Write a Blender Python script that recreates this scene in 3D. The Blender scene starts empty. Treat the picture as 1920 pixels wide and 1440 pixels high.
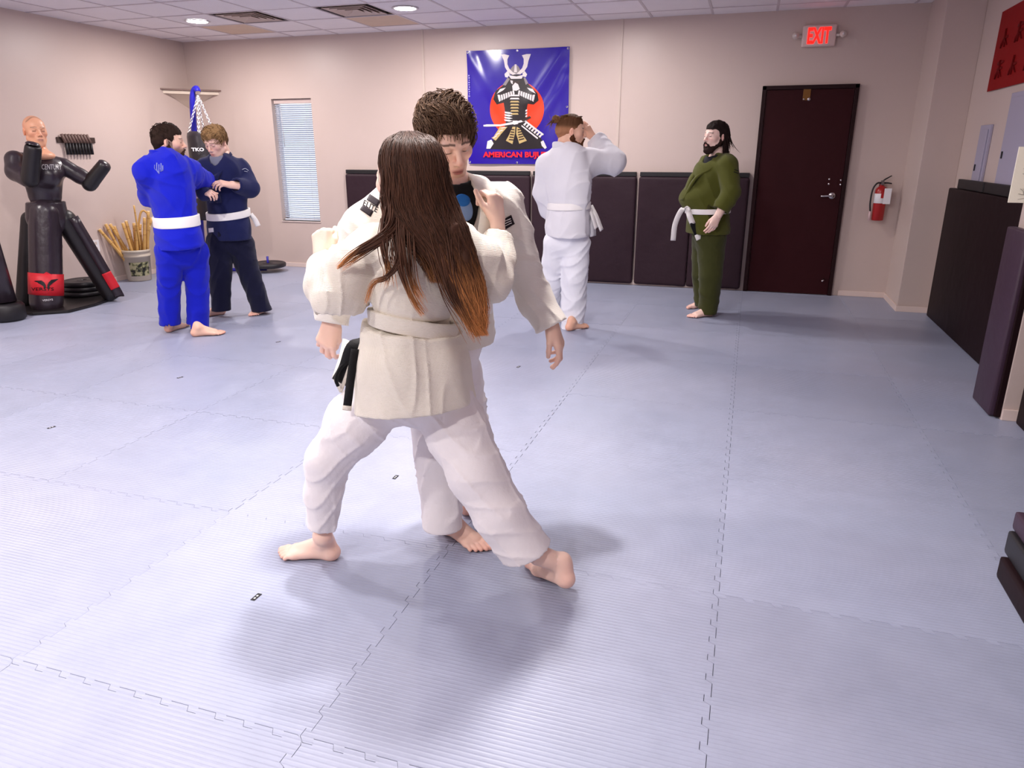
import bpy, bmesh, math, random
import numpy as np
from mathutils import Vector, Matrix
random.seed(7); RNG = np.random.default_rng(11)
SC = bpy.context.scene; COL = SC.collection
# ------------------------------------------------------------------ camera
HC = 1.457
cam_d = bpy.data.cameras.new('camera'); cam = bpy.data.objects.new('camera', cam_d); COL.objects.link(cam)
cam_d.sensor_width = 36.0; cam_d.lens = 1353 / 1920 * 36.0; cam_d.clip_start = .02
PITCH, YAW = .3113, -.3077
cam.location = (0, 0, HC); cam.rotation_euler = (math.pi/2 - PITCH, 0, -YAW); SC.camera = cam
# ------------------------------------------------------------------ world (daylight outside the window)
w = bpy.data.worlds.new('world'); SC.world = w; w.use_nodes = True
w.node_tree.nodes['Background'].inputs[0].default_value = (.84, .91, 1, 1)
w.node_tree.nodes['Background'].inputs[1].default_value = 1.0
SC.view_settings.view_transform = 'Standard'; SC.view_settings.look = 'None'
SC.view_settings.gamma = 1; SC.view_settings.use_curve_mapping = False
SC.view_settings.exposure = 0.68
# ------------------------------------------------------------------ ceiling lamps (real recessed downlights)
CEIL = 2.78
LAMPS = [(-5.74, 7.05), (-3.32, 7.05), (-1.46, 7.05), (-5.9, 3.25), (-3.6, 3.3), (-1.15, 2.6), (-1.0, 3.6), (-2.2, 2.2),
         (-5.6, -.6), (-3.0, -.6), (-1.3, -.7)]
LAMP_W = [40, 46, 25, 46, 34, 58, 14, 26, 38, 64, 58]
LAMP_COL = (1, .93, .90)
for (lx, ly), lw in zip(LAMPS, LAMP_W):
    if lw <= 0: continue
    ld = bpy.data.lights.new('downlight_lamp', 'AREA'); ld.shape = 'DISK'; ld.size = .15
    ld.energy = lw*.62; ld.color = LAMP_COL
    lo = bpy.data.objects.new('downlight_lamp', ld); lo.location = (lx, ly, CEIL - .03); COL.objects.link(lo)

# ------------------------------------------------------------------ geometry helpers
cyw, syw = math.cos(YAW), math.sin(YAW)
FWD = np.array([syw*math.cos(PITCH), cyw*math.cos(PITCH), -math.sin(PITCH)])
RGT = np.array([cyw, -syw, 0.]); UPV = np.cross(RGT, FWD); CAM = np.array([0, 0, HC])
def ray(x, y): return FWD + RGT*(x-960)/1353 - UPV*(y-720)/1353
def onZ(x, y, z=0.): d = ray(x, y); return CAM + d*(z-HC)/d[2]
def onY(x, y, Y): d = ray(x, y); return CAM + d*Y/d[1]
def onX(x, y, X): d = ray(x, y); return CAM + d*X/d[0]
def facing(bx, by):
    """points on upright planes that face the camera through (bx,by); d metres nearer than it"""
    n = np.array([bx, by, 0.]); n /= np.linalg.norm(n)
    def S(px, py, d=0.):
        r = ray(px, py); B = np.array([bx, by, 0.]) - n*d
        return CAM + r*((n@B)/(n@r))
    return S
V3 = lambda *a: np.array(a, float)
def unit(v): v = np.asarray(v, float); return v/np.linalg.norm(v)

def tag(o, label=None, cat=None, group=None, kind=None):
    if label: o['label'] = label
    if cat: o['category'] = cat
    if group: o['group'] = group
    if kind: o['kind'] = kind
    return o
def empty(name, loc=(0, 0, 0), label=None, cat=None, group=None):
    o = bpy.data.objects.new(name, None); COL.objects.link(o); o.location = loc; o.empty_display_size = .05
    return tag(o, label, cat, group)
def link(name, me, mats=None, parent=None, smooth=False):
    o = bpy.data.objects.new(name, me); COL.objects.link(o)
    if mats is not None:
        for m in (mats if isinstance(mats, (list, tuple)) else [mats]): me.materials.append(m)
    if smooth: me.polygons.foreach_set('use_smooth', [True]*len(me.polygons))
    if parent is not None:
        o.parent = parent; o.matrix_parent_inverse = Matrix.Translation(-root_loc(parent))
    return o
def root_loc(o):
    return o.location.copy() if o.type == 'EMPTY' else Vector((0, 0, 0))
def place(name, me, parent, loc, rot=(0, 0, 0), scale=(1, 1, 1)):
    o = bpy.data.objects.new(name, me); COL.objects.link(o); o.location = loc; o.rotation_euler = rot; o.scale = scale
    if parent is not None: o.parent = parent; o.matrix_parent_inverse = Matrix.Translation(-root_loc(parent))
    return o
def from_bm(name, bm, mats=None, parent=None, smooth=False):
    me = bpy.data.meshes.new(name); bm.normal_update(); bm.to_mesh(me); bm.free()
    return link(name, me, mats, parent, smooth)
def from_np(name, V, F, mats=None, parent=None, smooth=True, col=None):
    me = bpy.data.meshes.new(name); V = np.asarray(V, np.float32); F = np.asarray(F, np.int32)
    n = F.shape[1]
    me.vertices.add(len(V)); me.vertices.foreach_set('co', V.ravel())
    me.loops.add(F.size); me.loops.foreach_set('vertex_index', F.ravel())
    me.polygons.add(len(F)); me.polygons.foreach_set('loop_start', np.arange(0, F.size, n, dtype=np.int32))
    me.polygons.foreach_set('loop_total', np.full(len(F), n, np.int32))
    if col is not None:
        a = me.color_attributes.new('Col', 'FLOAT_COLOR', 'POINT')
        c = np.ones((len(V), 4), np.float32); c[:, :3] = col; a.data.foreach_set('color', c.ravel())
    me.update(calc_edges=True); me.validate()
    return link(name, me, mats, parent, smooth)

# ------------------------------------------------------------------ materials
def hexc(r, g, b):
    f = lambda c: (c/255/12.92) if c/255 <= .04045 else ((c/255+.055)/1.055)**2.4
    return (f(r), f(g), f(b), 1)
def mat(name, col, rough=.6, metal=0., spec=.5, emit=None, estr=0, attr=False, var=None, bump=None, wave=None,
        sheen=0., coat=0., trans=0., objvar=0.):
    """var=(scale,amount) colour mottling; bump=(scale,dist) noise relief; wave=(scale,dist,axis) ribs"""
    m = bpy.data.materials.new(name); m.use_nodes = True; nt = m.node_tree; N = nt.nodes; L = nt.links
    b = N['Principled BSDF']; b.inputs['Roughness'].default_value = rough; b.inputs['Metallic'].default_value = metal
    b.inputs['Specular IOR Level'].default_value = spec
    b.inputs['Base Color'].default_value = col
    b.inputs['Sheen Weight'].default_value = sheen; b.inputs['Coat Weight'].default_value = coat
    b.inputs['Transmission Weight'].default_value = trans
    src = None
    if attr:
        a = N.new('ShaderNodeAttribute'); a.attribute_name = 'Col'; src = a.outputs['Color']
    tc = N.new('ShaderNodeTexCoord')
    def mul(s, fac_out, lo, hi):
        mr = N.new('ShaderNodeMapRange'); mr.inputs['To Min'].default_value = lo; mr.inputs['To Max'].default_value = hi
        L.new(fac_out, mr.inputs['Value'])
        mx = N.new('ShaderNodeMix'); mx.data_type = 'RGBA'; mx.blend_type = 'MULTIPLY'; mx.inputs[0].default_value = 1
        if s is None: mx.inputs[6].default_value = col
        else: L.new(s, mx.inputs[6])
        L.new(mr.outputs[0], mx.inputs[7]); return mx.outputs[2]
    if var:
        n = N.new('ShaderNodeTexNoise'); n.inputs['Scale'].default_value = var[0]; n.inputs['Detail'].default_value = 4
        L.new(tc.outputs['Object'], n.inputs['Vector']); src = mul(src, n.outputs['Fac'], 1-var[1], 1+var[1])
    if objvar:
        oi = N.new('ShaderNodeObjectInfo'); src = mul(src, oi.outputs['Random'], 1-objvar, 1+objvar)
    if src is not None: L.new(src, b.inputs['Base Color'])
    h = None
    if bump:
        n = N.new('ShaderNodeTexNoise'); n.inputs['Scale'].default_value = bump[0]; n.inputs['Detail'].default_value = 3
        L.new(tc.outputs['Object'], n.inputs['Vector'])
        bp = N.new('ShaderNodeBump'); bp.inputs['Distance'].default_value = bump[1]; bp.inputs['Strength'].default_value = 1
        L.new(n.outputs['Fac'], bp.inputs['Height']); h = bp
    if wave:
        wv = N.new('ShaderNodeTexWave'); wv.inputs['Scale'].default_value = wave[0]
        wv.bands_direction = wave[2]; L.new(tc.outputs['Object'], wv.inputs['Vector'])
        if len(wave) > 3: wv.inputs['Distortion'].default_value = wave[3]
        bp = N.new('ShaderNodeBump'); bp.inputs['Distance'].default_value = wave[1]
        L.new(wv.outputs['Fac'], bp.inputs['Height'])
        if h: L.new(h.outputs[0], bp.inputs['Normal'])
        h = bp
    if h: L.new(h.outputs[0], b.inputs['Normal'])
    if emit:
        b.inputs['Emission Color'].default_value = emit; b.inputs['Emission Strength'].default_value = estr
    return m

# ------------------------------------------------------------------ mesh primitives into a bmesh
def bx(bm, lo, hi, M=None, bevel=0.):
    r = bmesh.ops.create_cube(bm, size=1); vs = r['verts']
    lo = Vector(lo); hi = Vector(hi); c = (lo+hi)/2; s = hi-lo
    for v in vs:
        v.co = Vector((v.co.x*s.x, v.co.y*s.y, v.co.z*s.z)) + c
    if bevel > 0:
        es = list({e for v in vs for e in v.link_edges})
        r = bmesh.ops.bevel(bm, geom=es, offset=bevel, segments=2, affect='EDGES', profile=.6)
        vs = list({v for f in r['faces'] for v in f.verts} | {v for v in vs if v.is_valid})
    if M is not None: bmesh.ops.transform(bm, matrix=M, verts=vs)
    return vs
def box(name, lo, hi, m, parent=None, bevel=0., M=None, smooth=False):
    bm = bmesh.new(); bx(bm, lo, hi, M, bevel); return from_bm(name, bm, m, parent, smooth)
def frame_axes(d, ref=(0, 0, 1)):
    d = unit(d); r = np.asarray(ref, float)
    if abs(d@r) > .95: r = np.array([1., 0, 0])
    u = unit(np.cross(r, d)); return u, np.cross(d, u), d
def tube_np(P, R, n=10, cap=True, flat=1., ref=(0, 0, 1)):
    """tube along the points P with radii R -> verts, quads"""
    P = np.asarray(P, float); m = len(P); R = np.broadcast_to(np.asarray(R, float), (m,))
    T = np.gradient(P, axis=0); T /= np.linalg.norm(T, axis=1)[:, None] + 1e-12
    u, v, _ = frame_axes(T[0], ref); U = [u]
    for i in range(1, m):
        u = U[-1] - T[i]*(U[-1]@T[i]); U.append(u/np.linalg.norm(u))
    U = np.array(U); W = np.cross(T, U)
    a = np.linspace(0, 2*np.pi, n, endpoint=False)
    V = P[:, None] + R[:, None, None]*(np.cos(a)[None, :, None]*U[:, None] + flat*np.sin(a)[None, :, None]*W[:, None])
    V = V.reshape(-1, 3); i = np.arange(m-1)[:, None]*n; j = np.arange(n)[None]; k = (j+1) % n
    F = np.stack([i+j, i+k, i+n+k, i+n+j], -1).reshape(-1, 4)
    if cap:
        V = np.vstack([V, P[0], P[-1]]); c0, c1 = m*n, m*n+1; j = np.arange(0, n, 2)
        F = np.vstack([F, np.stack([np.full_like(j, c0), (j+2) % n, j+1, j], 1),
                       np.stack([np.full_like(j, c1), (m-1)*n+j, (m-1)*n+j+1, (m-1)*n+(j+2) % n], 1)])
    return V, F
def join_np(parts):
    Vs, Fs, o = [], [], 0
    for V, F in parts: Vs.append(V); Fs.append(F+o); o += len(V)
    return np.vstack(Vs), np.vstack(Fs)
def tube(name, P, R, m, parent=None, n=10, flat=1., ref=(0, 0, 1)):
    V, F = tube_np(P, R, n + n % 2, True, flat, ref); return from_np(name, V, F, m, parent)
def lathe_np(prof, n=24, M=None):
    """prof: (r,z) list revolved about z, closed at r=0 ends"""
    a = np.linspace(0, 2*np.pi, n, endpoint=False); pr = np.array(prof, float)
    V = np.stack([pr[:, None, 0]*np.cos(a), pr[:, None, 0]*np.sin(a), np.repeat(pr[:, 1:2], n, 1)], -1).reshape(-1, 3)
    m = len(pr); i = np.arange(m-1)[:, None]*n; j = np.arange(n)[None]; k = (j+1) % n
    F = np.stack([i+j, i+k, i+n+k, i+n+j], -1).reshape(-1, 4)
    if M is not None: V = V @ np.array(M)[:3, :3].T + np.array(M)[:3, 3]
    return V, F
def lathe(name, prof, m, parent=None, n=24, M=None, smooth=True):
    V, F = lathe_np(prof, n, M); return from_np(name, V, F, m, parent, smooth)
def axes_matrix(o, x, y, z):
    M = np.eye(4); M[:3, 0] = x; M[:3, 1] = y; M[:3, 2] = z; M[:3, 3] = o; return M
def polyline(pts, n=24):
    """smooth curve through points (Catmull-Rom)"""
    P = np.asarray(pts, float); Q = np.vstack([2*P[0]-P[1], P, 2*P[-1]-P[-2]]); out = []
    seg = len(P)-1; t = np.linspace(0, seg, n)
    for s in t:
        i = min(int(s), seg-1); f = s-i; a, b, c, d = Q[i:i+4]
        out.append(.5*((2*b)+(-a+c)*f+(2*a-5*b+4*c-d)*f*f+(-a+3*b-3*c+d)*f**3))
    return np.array(out)
def text_obj(name, s, m, parent, origin, right, up, width, height, lift=.002, bold=0., extr=.0008):
    cu = bpy.data.curves.new('t', 'FONT'); cu.body = s; cu.extrude = extr; cu.resolution_u = 2; cu.offset = bold
    t = bpy.data.objects.new('t', cu); COL.objects.link(t); bpy.context.view_layer.update()
    me = bpy.data.meshes.new_from_object(t.evaluated_get(bpy.context.evaluated_depsgraph_get()))
    bpy.data.objects.remove(t); bpy.data.curves.remove(cu)
    V = np.array([v.co[:] for v in me.vertices]); lo, hi = V.min(0), V.max(0)
    q = (V-lo)/np.maximum(hi-lo, 1e-6); right = unit(right); up = unit(up); nrm = np.cross(right, up)
    W = np.asarray(origin) + q[:, :1]*width*right + q[:, 1:2]*height*up + (lift+q[:, 2:]*extr*2)*nrm
    me.vertices.foreach_set('co', W.astype(np.float32).ravel()); me.update()
    return link(name, me, m, parent)
def flat_poly(name, pts3, m, parent, thick=.0006):
    bm = bmesh.new(); vs = [bm.verts.new(p) for p in pts3]; f = bm.faces.new(vs)
    bmesh.ops.triangulate(bm, faces=[f]); return from_bm(name, bm, m, parent)

# ------------------------------------------------------------------ signed-distance sculpting
import openvdb as vdb
class Vol:
    def __init__(s, lo, hi, vox):
        s.v = vox; s.lo = np.floor(np.asarray(lo, float)/vox)*vox - 3*vox
        n = np.ceil((np.asarray(hi, float)-s.lo)/vox).astype(int)+4
        s.n = n; s.d = np.full(n, .09, np.float32); s.folds = []
    def sub(s, lo, hi):
        a = np.clip(np.floor((np.asarray(lo)-s.lo)/s.v).astype(int), 0, s.n); b = np.clip(np.ceil((np.asarray(hi)-s.lo)/s.v).astype(int)+1, 0, s.n)
        sl = tuple(slice(i, j) for i, j in zip(a, b))
        g = [(np.arange(i, j, dtype=np.float32)*s.v + s.lo[k]).astype(np.float32) for k, (i, j) in enumerate(zip(a, b))]
        return sl, g[0][:, None, None], g[1][None, :, None], g[2][None, None, :]
    def _mix(s, sl, d2, k, op):
        d1 = s.d[sl]
        if d1.size == 0: return
        if op == 'sub': d1, d2 = -d1, d2
        if k > 1e-5:
            h = np.clip(.5+.5*(d1-d2)/k, 0, 1); r = d1+(d2-d1)*h - k*h*(1-h)
        else: r = np.minimum(d1, d2)
        if op == 'sub': r = -r
        s.d[sl] = r
    def cone(s, a, b, ra, rb=None, k=.02, op='u', sq=None):
        """round cone; sq=(axis, factor): thinner along axis by factor"""
        a = np.asarray(a, np.float32); b = np.asarray(b, np.float32); rb = ra if rb is None else rb
        m = max(ra, rb)+max(k, .02)+2*s.v
        sl, X, Y, Z = s.sub(np.minimum(a, b)-m, np.maximum(a, b)+m)
        e = b-a
        px, py, pz = X-a[0], Y-a[1], Z-a[2]
        if sq is not None:
            u = unit(sq[0]); f = sq[1]-1; c = (px*u[0]+py*u[1]+pz*u[2])*f; px = px+c*u[0]; py = py+c*u[1]; pz = pz+c*u[2]
            e = e + (e@u)*f*u
        L = max(float(e@e), 1e-9)
        t = np.clip((px*e[0]+py*e[1]+pz*e[2])/L, 0, 1)
        d = np.sqrt((px-t*e[0])**2+(py-t*e[1])**2+(pz-t*e[2])**2)-(ra+(rb-ra)*t)
        if sq is not None and sq[1] > 1: d = d/(.5+.5*sq[1])
        s._mix(sl, d.astype(np.float32), k, op); return s
    def chain(s, P, R, k=.02, op='u', sq=None):
        for i in range(len(P)-1): s.cone(P[i], P[i+1], R[i], R[i+1], k, op, sq)
        return s
    def ell(s, c, r, k=.02, op='u', R=None):
        c = np.asarray(c, float); r = np.broadcast_to(np.asarray(r, float), (3,)); m = r.max()+max(k, .02)+2*s.v
        sl, X, Y, Z = s.sub(c-m, c+m); p = [X-c[0], Y-c[1], Z-c[2]]
        if R is not None: p = [p[0]*R[0][i]+p[1]*R[1][i]+p[2]*R[2][i] for i in range(3)]
        q = [p[i]/r[i] for i in range(3)]
        k0 = np.sqrt(q[0]**2+q[1]**2+q[2]**2)+1e-9; k1 = np.sqrt((q[0]/r[0])**2+(q[1]/r[1])**2+(q[2]/r[2])**2)+1e-9
        s._mix(sl, (k0*(k0-1)/k1).astype(np.float32), k, op); return s
    def rbox(s, c, half, r, k=.01, op='u', R=None):
        c = np.asarray(c, float); m = np.linalg.norm(half)+k+.02
        sl, X, Y, Z = s.sub(c-m, c+m); p = [X-c[0], Y-c[1], Z-c[2]]
        if R is not None: p = [p[0]*R[0][i]+p[1]*R[1][i]+p[2]*R[2][i] for i in range(3)]
        q = [np.abs(p[i])-(half[i]-r) for i in range(3)]
        o = np.sqrt(sum(np.maximum(x, 0)**2 for x in q)); i_ = np.minimum(np.maximum(np.maximum(q[0], q[1]), q[2]), 0)
        s._mix(sl, (o+i_-r).astype(np.float32), k, op); return s
    def merge(s, o, k=.0):
        s._mix(tuple(slice(0, n) for n in s.n), o.d, k, 'u'); return s
    def cut(s, p, n, rad=None, k=0.):
        p = np.asarray(p, float); n = unit(n)
        lo, hi = (s.lo, s.lo+s.n*s.v) if rad is None else (p-rad, p+rad)
        sl, X, Y, Z = s.sub(lo, hi)
        d = ((X-p[0])*n[0]+(Y-p[1])*n[1]+(Z-p[2])*n[2]).astype(np.float32)
        if rad is not None:
            q = (X-p[0])**2+(Y-p[1])**2+(Z-p[2])**2; d = np.where(q < rad*rad, d, -1)
        s.d[sl] = np.maximum(s.d[sl], d); return s
    def fold(s, P, w, h):
        """crease: a ridge with a valley beside it, pressed into the surface that the polyline lies over"""
        s.folds.append((np.asarray(P, float), w, h)); return s
    def drape(s, P, Q):
        if not s.folds: return P
        fn = np.cross(P[Q[:, 2]]-P[Q[:, 0]], P[Q[:, 3]]-P[Q[:, 1]]); N_ = np.zeros_like(P)
        for i in range(4): np.add.at(N_, Q[:, i], fn)
        N_ /= np.linalg.norm(N_, axis=1)[:, None]+1e-12
        view = P-CAM; z = view@FWD; uv = np.stack([view@RGT/z, view@UPV/z], 1)*1353; fc = -(N_*view).sum(1)/np.linalg.norm(view, axis=1)
        front = np.clip((fc+.05)/.25, 0, 1); disp = np.zeros(len(P))
        for F, w, h in s.folds:
            if len(F) > 2: F = polyline(F, 4*len(F))
            v = F-CAM; zf = v@FWD; q = np.stack([v@RGT/zf, v@UPV/zf], 1)*1353; wp = max(w*1353/zf.mean(), 2.2*s.v*1353/zf.mean())
            m = np.where((uv[:, 0] > q[:, 0].min()-3*wp) & (uv[:, 0] < q[:, 0].max()+3*wp) & (uv[:, 1] > q[:, 1].min()-3*wp) & (uv[:, 1] < q[:, 1].max()+3*wp) & (front > 0))[0]
            if not len(m): continue
            best = np.full(len(m), 1e9); sd = np.zeros(len(m)); tt = np.zeros(len(m)); nS = len(q)-1
            for i in range(nS):
                e = q[i+1]-q[i]; L = max(e@e, 1e-9); r = uv[m]-q[i]; t = np.clip((r@e)/L, 0, 1); c = r-t[:, None]*e; d = np.hypot(c[:, 0], c[:, 1])
                k = d < best; best[k] = d[k]; sd[k] = (np.sign(e[0]*r[:, 1]-e[1]*r[:, 0])*d)[k]; tt[k] = ((i+t)/nS)[k]
            env = np.sin(np.pi*np.clip(tt, .06, .94))**.7
            disp[m] += h*1.15*env*(np.exp(-(sd/wp)**2)-.75*np.exp(-((sd+1.35*wp)/(.6*wp))**2))*front[m]
        return P+N_*disp[:, None]
    def warp(s, amp, freq, stretch=(1, 1, 1), seed=0):
        """broad soft cloth undulation"""
        sl, X, Y, Z = s.sub(s.lo, s.lo+s.n*s.v); X = X*stretch[0]; Y = Y*stretch[1]; Z = Z*stretch[2]
        q = np.random.default_rng(seed); tot = 0
        for i in range(3):
            k = q.normal(size=3); k = k/np.linalg.norm(k)*freq*(1+.7*i); k2 = q.normal(size=3)*freq*.6; ph = q.uniform(0, 6, 2)
            tot = tot + np.sin(k[0]*X+k[1]*Y+k[2]*Z+ph[0]+1.6*np.sin(k2[0]*X+k2[1]*Y+k2[2]*Z+ph[1]))/(1+.6*i)
        s.d += (amp*tot).astype(np.float32); return s
    def crease(s, amp, freq, stretch=(1, 1, 1), seed=0, sharp=3):
        """sharp cloth ridges running through the field"""
        sl, X, Y, Z = s.sub(s.lo, s.lo+s.n*s.v); X = X*stretch[0]; Y = Y*stretch[1]; Z = Z*stretch[2]; q = np.random.default_rng(seed)
        for i in range(3):
            k = q.normal(size=3); k = k/np.linalg.norm(k)*freq*(1+.5*i); k2 = q.normal(size=3)*freq*.7; k3 = q.normal(size=3)*freq*.35; ph = q.uniform(0, 6, 3)
            n = np.abs(np.sin(k[0]*X+k[1]*Y+k[2]*Z+ph[0]+2.2*np.sin(k2[0]*X+k2[1]*Y+k2[2]*Z+ph[1])))
            m = np.clip(.5+.9*np.sin(k3[0]*X+k3[1]*Y+k3[2]*Z+ph[2]), 0, 1)
            s.d -= (amp*m*(1-n)**sharp).astype(np.float32)
        return s
    def mesh(s, smooth=0):
        g = vdb.FloatGrid(.09); g.copyFromArray(np.ascontiguousarray(s.d)); P, T, Q = g.convertToPolygons(isovalue=0., adaptivity=0.)
        P = P.astype(np.float64)*s.v+s.lo; Q = Q.astype(np.int64)
        if len(T): Q = np.vstack([Q, np.hstack([T, T[:, 2:]]).astype(np.int64)]) if len(Q) else T
        Q = Q[:, ::-1]
        for _ in range(smooth):
            A = np.zeros_like(P); c = np.zeros(len(P))
            for i in range(4):
                np.add.at(A, Q[:, i], P[Q[:, (i+1) % 4]]); np.add.at(c, Q[:, i], 1)
            P = .5*P+.5*A/np.maximum(c, 1)[:, None]
        return s.drape(P, Q), Q
def xf(M, P): M = np.asarray(M); return P@M[:3, :3].T+M[:3, 3]
# ================================================================== ROOM
XL, YB, XR = -7.03, 8.31, 1.76; YN = -3.4; WT = .12
def wallmat(name, c=(205, 186, 178)):
    return mat(name, hexc(*c), .38, spec=.45, var=(1.3, .03), bump=(140, .0006))
M_wall = wallmat('wall_paint'); M_ceilslab = mat('ceiling_slab', hexc(170, 160, 160), .9)
M_base = mat('baseboard_paint', hexc(226, 205, 196), .45, bump=(60, .0006))
def structure(o, label=None): return tag(o, label, kind='structure')

# ---- floor: interlocking foam mats on a dark slab
M_slab = mat('floor_slab', hexc(92, 94, 112), .8)
floor = structure(box('floor', (XL-WT, YN, -.06), (XR+WT, YB+WT, -.014), M_slab))
def mat_material():
    m = bpy.data.materials.new('foam_mat'); m.use_nodes = True; nt = m.node_tree; N = nt.nodes; L = nt.links
    b = N['Principled BSDF']; b.inputs['Roughness'].default_value = .36; b.inputs['Specular IOR Level'].default_value = .5
    tc = N.new('ShaderNodeTexCoord'); geo = N.new('ShaderNodeNewGeometry'); oi = N.new('ShaderNodeObjectInfo')
    n1 = N.new('ShaderNodeTexNoise'); n1.inputs['Scale'].default_value = .8; n1.inputs['Detail'].default_value = 5
    L.new(geo.outputs['Position'], n1.inputs['Vector'])
    n2 = N.new('ShaderNodeTexNoise'); n2.inputs['Scale'].default_value = 7; n2.inputs['Detail'].default_value = 6; n2.inputs['Roughness'].default_value = .7
    L.new(geo.outputs['Position'], n2.inputs['Vector'])
    cr = N.new('ShaderNodeValToRGB'); cr.color_ramp.elements[0].position = .35; cr.color_ramp.elements[0].color = hexc(150, 156, 178)
    cr.color_ramp.elements[1].position = .7; cr.color_ramp.elements[1].color = hexc(163, 166, 186)
    L.new(n1.outputs['Fac'], cr.inputs['Fac'])
    mr = N.new('ShaderNodeMapRange'); mr.inputs['From Min'].default_value = .3; mr.inputs['From Max'].default_value = .7
    mr.inputs['To Min'].default_value = .95; mr.inputs['To Max'].default_value = 1.05; L.new(n2.outputs['Fac'], mr.inputs['Value'])
    mo = N.new('ShaderNodeMapRange'); mo.inputs['To Min'].default_value = .95; mo.inputs['To Max'].default_value = 1.04; L.new(oi.outputs['Random'], mo.inputs['Value'])
    mm = N.new('ShaderNodeMath'); mm.operation = 'MULTIPLY'; L.new(mr.outputs[0], mm.inputs[0]); L.new(mo.outputs[0], mm.inputs[1])
    mx = N.new('ShaderNodeMix'); mx.data_type = 'RGBA'; mx.blend_type = 'MULTIPLY'; mx.inputs[0].default_value = 1
    L.new(cr.outputs[0], mx.inputs[6]); L.new(mm.outputs[0], mx.inputs[7]); L.new(mx.outputs[2], b.inputs['Base Color'])
    rr = N.new('ShaderNodeMapRange'); rr.inputs['To Min'].default_value = .3; rr.inputs['To Max'].default_value = .5
    L.new(n2.outputs['Fac'], rr.inputs['Value']); L.new(rr.outputs[0], b.inputs['Roughness'])
    wv = N.new('ShaderNodeTexWave'); wv.bands_direction = 'Y'; wv.inputs['Scale'].default_value = 20; wv.inputs['Distortion'].default_value = .25
    L.new(geo.outputs['Position'], wv.inputs['Vector'])
    sep = N.new('ShaderNodeMath'); sep.operation = 'POWER'; sep.inputs[1].default_value = 3; L.new(wv.outputs['Fac'], sep.inputs[0])
    bp = N.new('ShaderNodeBump'); bp.inputs['Distance'].default_value = .0010; bp.inputs['Strength'].default_value = .8; L.new(sep.outputs[0], bp.inputs['Height'])
    b2 = N.new('ShaderNodeBump'); b2.inputs['Distance'].default_value = .004; b2.inputs['Strength'].default_value = .6
    L.new(n1.outputs['Fac'], b2.inputs['Height']); L.new(bp.outputs[0], b2.inputs['Normal']); L.new(b2.outputs[0], b.inputs['Normal'])
    return m
M_mat = mat_material()
TX, TY = 1.0, .988; TX0, TY0 = .02, 1.27
def tooth(t, L):
    """interlocking edge offset as a function of the position along the edge"""
    n = 11; u = (t/L*n) % 1; return .009 if u < .5 else -.009
def mat_mesh():
    def edge(L):
        pts = []; n = 11; p = L/n
        for i in range(n):
            a = i*p
            pts += [(a+.10*p, -.009), (a+.42*p, -.009), (a+.34*p, .010), (a+.98*p, .010)] if i < n-1 else [(a+.10*p, -.009), (a+.42*p, -.009), (a+.34*p, .010), (a+.80*p, .010)]
        return [(0, 0)]+pts
    g = .0009; ex, ey = edge(TX), edge(TY); P = []
    P += [(t, o+g) for t, o in ex]; P += [(TX+o-g, t) for t, o in ey]
    P += [(t, TY+o-g) for t, o in reversed(ex[1:])] if False else [(TX, TY)]+[(t, TY+o-g) for t, o in reversed(ex[1:])]
    P += [(0, TY)]+[(o+g, t) for t, o in reversed(ey[1:])]
    bm = bmesh.new(); top = [bm.verts.new((x, y, 0)) for x, y in P]; bot = [bm.verts.new((x, y, -.013)) for x, y in P]
    f = bm.faces.new(top); n = len(P)
    for i in range(n): bm.faces.new((top[i], bot[i], bot[(i+1) % n], top[(i+1) % n]))
    bm.normal_update()
    bmesh.ops.triangulate(bm, faces=[f]); bmesh.ops.recalc_face_normals(bm, faces=bm.faces[:])
    me = bpy.data.meshes.new('foam_mat'); bm.to_mesh(me); bm.free(); me.materials.append(M_mat); return me
MM = mat_mesh(); rr = random.Random(3)
for i in range(-8, 2):
    for j in range(-4, 8):
        x0, y0 = TX0+i*TX, TY0+j*TY
        if x0 > XR-.1 or x0 + TX < XL: continue
        o = place('foam_mat', MM, floor, (x0, y0, -rr.random()*.0012), (rr.uniform(-1, 1)*.0006, rr.uniform(-1, 1)*.0006, 0))

# ---- walls
wb = onY  # alias
win0, win1 = onY(508, 185, YB), onY(602, 416, YB)
WX0, WX1, WZ0, WZ1 = win0[0], onY(582, 183, YB)[0]+.004, .598, 2.085
def wall_with_hole(name, x0, x1, y0, y1, z1, hole):
    hx0, hx1, hz0, hz1 = hole; bm = bmesh.new()
    bx(bm, (x0, y0, -.02), (hx0, y1, z1)); bx(bm, (hx1, y0, -.02), (x1, y1, z1))
    bx(bm, (hx0, y0, -.02), (hx1, y1, hz0)); bx(bm, (hx0, y0, hz1), (hx1, y1, z1))
    return from_bm(name, bm, M_wall)
wall_back = structure(wall_with_hole('wall_back', XL-WT, XR+WT, YB, YB+.16, CEIL+.1, (WX0, WX1, WZ0, WZ1)))
structure(box('wall_left', (XL-WT, YN, -.02), (XL, YB, CEIL+.1), M_wall))
structure(box('wall_right', (XR, YN, -.02), (XR+WT, YB, CEIL+.1), M_wall))
structure(box('wall_front', (XL-WT, YN-WT, -.02), (XR+WT, YN, CEIL+.1), M_wall))
# boxed-in column in the far right corner and the stub wall on the right
CX0, CY0 = 1.455, 7.62
structure(box('trim_1', (CX0, CY0, -.013), (XR, YB, CEIL), M_wall, bevel=.004))
PX0, PY0, PY1 = 1.49, 4.53, 4.90
structure(box('trim_2', (PX0, PY0, -.013), (XR, PY1, CEIL), M_wall, bevel=.004))
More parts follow.
